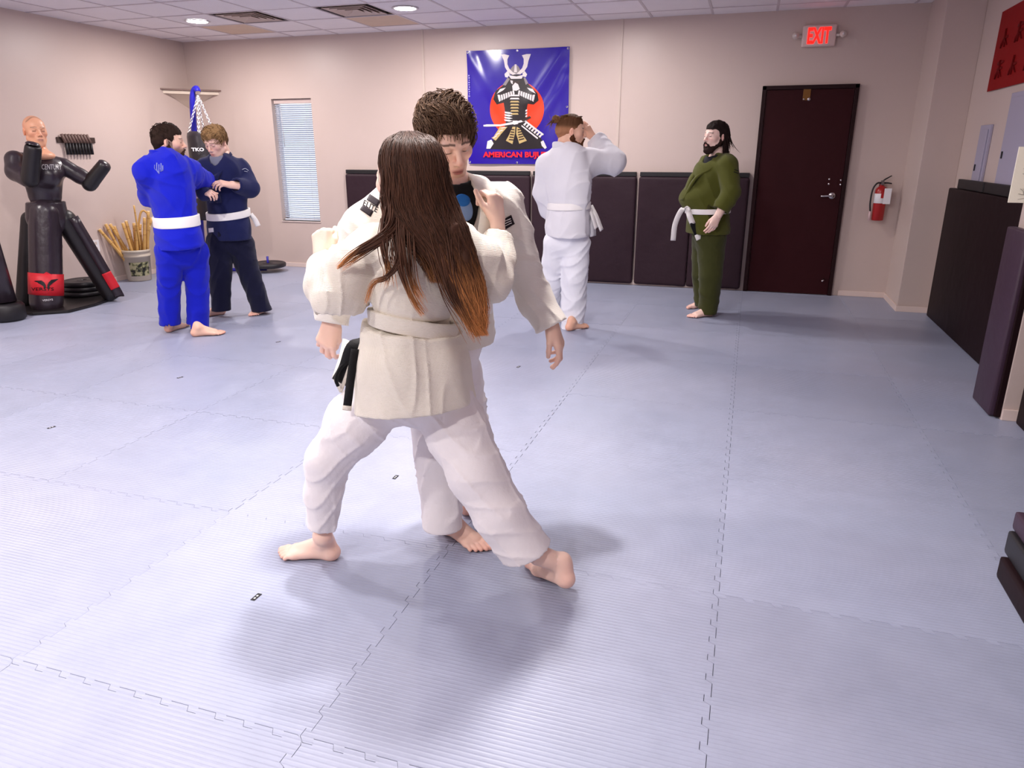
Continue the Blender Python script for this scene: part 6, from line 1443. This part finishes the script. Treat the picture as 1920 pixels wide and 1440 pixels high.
# ================================================================== 6. GIRL (front pair, back to us)
def girl():
    S = facing(*GB); n_ = unit(V3(-GB[0], -GB[1], 0)); aw = -n_; f = unit(aw*.92-RGT*.38); l = np.cross(EZ, f)
    root = empty('person', (GB[0], GB[1], 0), 'girl with very long brown hair in a white suit, back turned, lunging in the foreground', 'person')
    J = dict(neck=S(770, 398, .02), chest=S(774, 482, .0), waist=S(776, 600, .0), pelvis=S(772, 680, .0), shL=S(704, 465, -.02), shR=S(852, 455, .02), elL=S(634, 560, .06), elR=S(918, 528, .03),
             wrL=S(606, 492, -.06), wrR=S(930, 440, -.10), hipL=S(724, 730, -.03), hipR=S(822, 735, .0), knL=S(616, 860, -.06), knR=S(892, 880, .12), anL=S(605, 1005, -.09), anR=S(1008, 1040, .20))
    wl, wr = S(605, 480, -.07), S(932, 414, -.10)
    hands = [(hand_matrix(wl, S(604, 440, -.10)-wl, n_-RGT*.5, RGT, .92), dict(curl=[(1.25, 1.5, .7), (1.3, 1.5, .7), (1.35, 1.5, .7), (1.4, 1.5, .7)], thumb=(.15, .3), vox=.0026, spread=.05, forearm=.07, fr=.026)),
             (hand_matrix(wr, S(926, 360, -.12)-wr, n_*.6+RGT*.8, -RGT*.9-n_*.1, .95), dict(curl=[(1.1, 1.2, .6), (1.15, 1.2, .6), (1.2, 1.2, .6), (1.2, 1.2, .6)], thumb=(.45, .1), vox=.0026, spread=.05, forearm=.09, fr=.026))]
    tL = unit(onZ(524, 1050)-onZ(612, 1056)); hR = onZ(1052, 1116)
    fL = foot(onZ(604, 1052)+EY*.02, tL, aw, J['anL'], vox=.0035, s=.94, r_shin=.040)
    tR = unit(onZ(1002, 1062)-onZ(1058, 1112)); fR = foot(onZ(1052, 1106), tR, -RGT, J['anR'], vox=.0035, s=.94, heel_up=.035, r_shin=.040)
    skin = hexc(242, 206, 188); face = unit(aw*.70-RGT*.66-EZ*.28)
    body, M = person(J, f, skin, dict(c=S(760, 337, .01), face=face, up=EZ+aw*.3, vox=.0045, s=.95, nose=.97, jaw=.85), hands, [fL, fR], root, .88)
    # trousers
    R = {'L': (.105, .076, .046), 'R': (.112, .090, .084)}
    cl_, cr_ = S(605, 986, -.09), S(985, 1034, .17)
    P = np.array([J[k+s_] for k in ('hip', 'kn', 'an') for s_ in 'LR']+[J['pelvis']]); V_ = Vol(P.min(0)-.2, P.max(0)+.2, .0055)
    V_.chain([J['hipL'], S(668, 795, -.05), J['knL'], S(608, 920, -.08), S(605, 1010, -.095)], [.112, .100, .075, .062, .046], .025)
    V_.chain([J['hipR'], S(856, 810, .04), S(892, 885, .11), S(938, 965, .16), S(1000, 1052, .19)], [.108, .102, .090, .082, .086], .03)
    V_.cone(J['hipL'], J['hipR'], .10, .10, .04); V_.cone(J['pelvis'], (J['hipL']+J['hipR'])/2, .13, .12, .04)
    V_.warp(.002, 15, (1, 1, .8), 3); V_.crease(.006, 20, (1, 1, .9), 5)
    for pl, h, w_ in (([(600, 830), (650, 850), (700, 838)], .016, .014), ([(578, 865), (615, 878), (652, 868)], .018, .012), ([(590, 815), (660, 822)], .010, .012), ([(660, 790), (720, 800), (765, 792)], .012, .014), ([(600, 885), (640, 876), (655, 862)], .012, .010),
                  ([(580, 900), (590, 950), (588, 980)], .007, .010), ([(620, 900), (632, 940), (622, 975)], .008, .009), ([(640, 770), (700, 778)], .010, .014), ([(585, 930), (620, 925)], .006, .01), ([(610, 960), (588, 968)], .006, .009),
                  ([(795, 800), (840, 812), (890, 790)], .014, .014), ([(800, 830), (850, 850), (900, 830)], .014, .013), ([(830, 880), (880, 868), (920, 845)], .013, .012), ([(850, 905), (905, 892), (935, 870)], .014, .011),
                  ([(870, 790), (898, 830), (905, 880)], .013, .012), ([(880, 850), (920, 900), (950, 935)], .010, .012), ([(880, 930), (925, 925), (955, 912)], .010, .010), ([(905, 975), (950, 960), (985, 962)], .009, .010), ([(930, 1000), (985, 985)], .008, .010), ([(890, 940), (925, 1000), (950, 1040)], .009, .010), ([(960, 960), (1000, 1010)], .007, .010)):
        V_.fold([S(x, y, .11+(.1 if x > 780 else -.03)) for x, y in pl], w_*.6, h*.68)
    dl = unit(cl_-J['knL']); dr = unit(S(1000, 1052, .19)-S(938, 965, .16)); dr = unit(dr-EZ*.35)
    V_.cut(cl_, dl, .12); V_.cone(cl_-dl*.03, cl_+dl*.1, .040, .042, .002, 'sub'); V_.cut(cr_, dr, .17); V_.cone(cr_-dr*.05, cr_+dr*.12, .074, .080, .002, 'sub')
    tr = from_np('trousers', *V_.mesh(1), M_trF, root)
    # jacket
    V_ = Vol(np.minimum.reduce([J['elL'], J['wrL'], J['pelvis']-.2, J['hipL']])-.15, np.maximum.reduce([J['neck'], J['elR'], J['wrR'], J['hipR']])+.2, .0052)
    V_.cone(J['neck']-EZ*.02, J['chest'], .058, .12, .05, sq=(f, 1.1)); V_.cone(J['shL'], J['shR'], .070, .070, .04); b0_ = (V_.lo+.001, V_.lo+V_.n*V_.v-.001)
    V_.chain([S(774, 470, .0), S(774, 525, .02), S(777, 555, .02)], [.116, .128, .134], .03, sq=(f, 1.2))
    V_.chain([J['shL'], S(655, 510, .03), J['elL']], [.072, .088, .086], .012); V_.chain([J['elL'], S(610, 535, .02), wl+(wl-J['elL'])*.02], [.080, .070, .046], .012)
    V_.chain([J['shR'], S(900, 490, .04), J['elR']], [.072, .076, .070], .012); V_.chain([J['elR'], S(932, 490, -.04), S(932, 436, -.09)], [.068, .058, .046], .02)
    V_.cut(S(777, 600, .1), unit(-EZ*1-RGT*.12), .30)
    W_ = Vol(*b0_, V_.v); W_.n = V_.n; W_.lo = V_.lo; W_.d = np.full(V_.n, .09, np.float32)
    W_.chain([S(772, 640, .005), S(774, 700, .015), S(782, 790, .03)], [.166, .194, .216], .01, sq=(f, 1.08)); W_.cut(S(772, 628, .1), unit(EZ*1+RGT*.14)); W_.warp(.004, 34, (1, 1, .25), 71)
    C2 = Vol(*b0_, V_.v); C2.n = V_.n; C2.lo = V_.lo; C2.d = np.full(V_.n, .09, np.float32)
    C2.cone(S(778, 560, .0), S(777, 650, .0), .112, .118, .0, sq=(f, 1.15))
    V_.merge(C2, .006); V_.merge(W_, .016)
    V_.warp(.0022, 13, (1, 1, .8), 22); V_.crease(.006, 16, (1, 1, .9), 24)
    for pl, h, w_ in (([(690, 560), (720, 585), (770, 596), (840, 600)], .020, .016), ([(720, 570), (780, 590), (850, 580)], .014, .014), ([(700, 540), (705, 575), (740, 592)], .016, .012), ([(780, 560), (830, 588), (870, 575)], .014, .013), ([(640, 480), (690, 520), (705, 550)], .010, .016),
                      ([(600, 545), (640, 520), (680, 500)], .014, .014), ([(600, 575), (650, 568), (700, 540)], .014, .014), ([(590, 520), (610, 560), (640, 590)], .010, .012), ([(590, 500), (620, 520)], .010, .010), ([(588, 515), (630, 505)], .010, .009), ([(650, 450), (640, 500), (610, 540)], .010, .014),
                      ([(905, 460), (925, 500), (935, 555)], .016, .013), ([(890, 480), (905, 530), (925, 565)], .012, .012), ([(920, 460), (945, 480), (950, 540)], .010, .010), ([(875, 450), (910, 470), (945, 465)], .010, .012), ([(890, 560), (920, 540), (945, 520)], .012, .010),
                      ([(670, 625), (700, 655), (690, 690)], .006, .016), ([(775, 632), (785, 665), (800, 690)], -.014, .013), ([(795, 635), (802, 660), (830, 690)], .014, .013), ([(800, 720), (840, 695), (862, 660)], .018, .014), ([(815, 735), (850, 705), (870, 672)], -.010, .012), ([(845, 625), (850, 650), (862, 670)], .010, .012),
                      ([(665, 622), (690, 618), (740, 628)], .008, .012), ([(672, 640), (680, 690), (672, 740)], .012, .012), ([(700, 640), (720, 680)], .012, .010), ([(725, 645), (760, 700), (770, 730)], .010, .014), ([(870, 680), (850, 720), (800, 750)], .012, .013), ([(720, 500), (760, 540), (765, 570)], .010, .013), ([(700, 520), (730, 560)], .012, .012), ([(800, 590), (830, 560), (865, 545)], .012, .012)):
        V_.fold([S(x, y, .13 if 660 < x < 880 else .08) for x, y in pl], w_*.62, h*.95)
    V_.ell(J['neck']+EZ*.05+f*.03, (.055, .055, .07), .01, 'sub')
    hc_ = S(778, 776, .16); V_.cut(hc_, unit(-EZ*1+RGT*.06-aw*.10)); V_.chain([S(778, 800, .03), S(775, 735, .025)], [.180, .160], .002, 'sub', sq=(f, 1.08))
    for w_, e_ in ((S(606, 488, -.06), J['elL']), (S(932, 442, -.085), J['elR'])):
        d = unit(w_-e_); V_.cut(w_-d*.004, d, .085); V_.cone(w_-d*.03, w_+d*.1, .038, .043, .002, 'sub')
    jk = from_np('jacket', *V_.mesh(1), M_giF, root)
    # belt wrapped at the waist and its black-tipped ends at the left hip
    c = S(776, 606, .01); belt_band('belt', [c+f*math.cos(t)*.122+l*math.sin(t)*.142+EZ*(.034*math.sin(t)) for t in np.linspace(0, 2*np.pi, 17)[:-1]], .050, .012, M_giF, root, 90)
    strap('belt_end', [S(690, 640, -.06), S(664, 652, -.02), S(650, 690, -.03), S(636, 716, -.04)], .052, .008, M_bblk, root, unit(RGT-EZ*.3), 18)
    strap('belt_end', [S(666, 655, .02), S(659, 700, .06), S(654, 740, .09), S(651, 762, .09)], .026, .008, M_bblk, root, RGT, 18)
    strap('belt_tip', [S(651, 760, .09), S(650.5, 769, .09)], .028, .009, M_giF, root, RGT, 4)
    tube('tie_cord', polyline([S(664, 672, -.03), S(640, 688, -.02), S(630, 710, -.02), S(634, 724, -.02)], 16), .006, M_bblk, root, 8)
    strap('side_flap', [S(655, 640, -.08), S(646, 680, -.07), S(632, 722, -.08)], .10, .01, M_giF, root, unit(f+n_*.1), 12)
    # -------- hair
    q = np.random.default_rng(5); dark, tip = np.array(hexc(74, 47, 33)[:3]), np.array(hexc(226, 150, 88)[:3])
    V_ = cap_vol(.0035, .003, amp=.0006, top=.0, seed=3, back=-.09, freq=60, front=.094, ear=False); P_, Q_ = V_.mesh(1); P2, Q2 = orient(P_, Q_, M)
    from_np('hair', P2, Q2, M_hairL, root, col=np.tile(dark*.9, (len(P2), 1)))
    rows = [(249, 750, 782, .005), (257, 732, 806, .062), (270, 719, 822, .106), (300, 711, 836, .134), (340, 716, 842, .142), (385, 717, 856, .140), (430, 738, 874, .155), (480, 782, 890, .165), (530, 808, 903, .172), (575, 832, 909, .170), (606, 858, 909, .165), (628, 888, 908, .16)]
    G, R_ = [], []
    def main(u, layer, endk=11, wob=1.):
        out = []
        for i, (y, a, b, d) in enumerate(rows[:endk+1]):
            bow = 1-(2*u-1)**2; dd = d*(.45+.55*math.sqrt(max(bow, 0))) if i < 6 else d*(.78+.22*math.sqrt(max(bow, 0)))
            out.append(S(a+(b-a)*u+q.normal()*wob*(1.2+i*.35), y+q.normal()*1.5, dd+layer+0))
        return out
    for k in range(3200):
        u = q.beta(1.15, 1.0); e = 11 if u > .42 else (9 if u > .33 else 8); e = min(11, e+int(q.integers(-1, 1)))
        P = main(u, q.uniform(-.012, .008), e, 1.0); P = polyline(P, 23); t = np.linspace(0, 1, 23); G.append(P); R_.append(q.uniform(.0008, .0016)*np.minimum(1, .6+3*t)*(1-t**5*.85))
    V_ = Vol(S(690, 660, -.1)-.1, S(930, 240, .2)+.1, .006)
    for u in (.14, .3, .5, .68, .82):
        C_ = [S(a+(b-a)*u, y, d*(1 if i > 3 else .90)-(.020 if i > 3 else .026)) for i, (y, a, b, d) in enumerate(rows[2:])]; lim = 6 if u < .25 else (7 if u < .45 else 9)
        V_.chain(C_[:lim], [.016, .017, .017, .017, .016, .015, .013, .010, .007][:lim], .02)
    V_.crease(.003, 60, (1, 1, .08), 2, 2); P_, Q_ = V_.mesh(0); z0, z1 = S(820, 482, .15)[2], S(890, 625, .15)[2]; t_ = np.clip((z0-P_[:, 2:3])/(z0-z1), 0, 1)
    from_np('hair_mass', P_, Q_, M_hairL, root, col=dark*.9*(1-t_)+tip*.8*t_)
    strands('long_hair', G, R_, M_hairL, root, dark, tip, .66, 4, .30, .6, 8, zr=(z0, z1))
    # side locks swinging over the left shoulder and thin strands on the back
    G, R_ = [], []
    def lock(pts, n, r, spread, end_spread):
        for k in range(n):
            o0 = q.normal(size=2)*spread; o1 = q.normal(size=2)*end_spread; m_ = len(pts)
            P = [S(x+(o0[0]*(1-i/(m_-1))+o1[0]*i/(m_-1)), y+(o0[1]*(1-i/(m_-1))+o1[1]*i/(m_-1)), d+q.normal()*.003) for i, (x, y, d) in enumerate(pts)]
            P = polyline(P, 26); t = np.linspace(0, 1, 26); G.append(P); R_.append(r*.62*q.uniform(.6, 1.25)*(1-t**3*.85))
    lock([(738, 385, .115), (735, 425, .14), (712, 448, .155), (680, 466, .16), (655, 482, .155), (634, 502, .15)], 52, .0036, 8, 2)
    lock([(740, 400, .12), (728, 440, .145), (705, 462, .155), (672, 484, .16), (642, 503, .15)], 20, .0028, 8, 2.5)
    lock([(752, 390, .12), (748, 440, .15), (752, 480, .17), (760, 520, .175), (775, 560, .18), (795, 588, .17)], 32, .0030, 9, 4)
    lock([(750, 400, .12), (750, 450, .155), (745, 495, .17), (726, 520, .175), (700, 532, .165), (686, 568, .15)], 18, .0026, 7, 3)
    lock([(722, 400, .12), (716, 440, .15), (720, 480, .165), (728, 505, .17), (722, 535, .17)], 24, .0028, 6, 5)
    lock([(768, 400, .13), (765, 440, .155), (768, 490, .17), (775, 530, .175), (790, 560, .18)], 24, .0026, 8, 5)
    lock([(740, 400, .12), (736, 450, .155), (732, 490, .168), (738, 530, .172)], 16, .0022, 10, 5)
    lock([(820, 420, .14), (830, 480, .17), (845, 540, .18), (870, 590, .175), (893, 632, .165)], 80, .0030, 16, 6)
    strands('loose_locks', G, R_, M_hairL, root, dark*1.15, tip*.85, .62, 5, .28, .55, 9)
M_hairL = mat('long_hair', hexc(60, 38, 28), .5, attr=True, spec=.22)
girl()
bpy.context.view_layer.update()
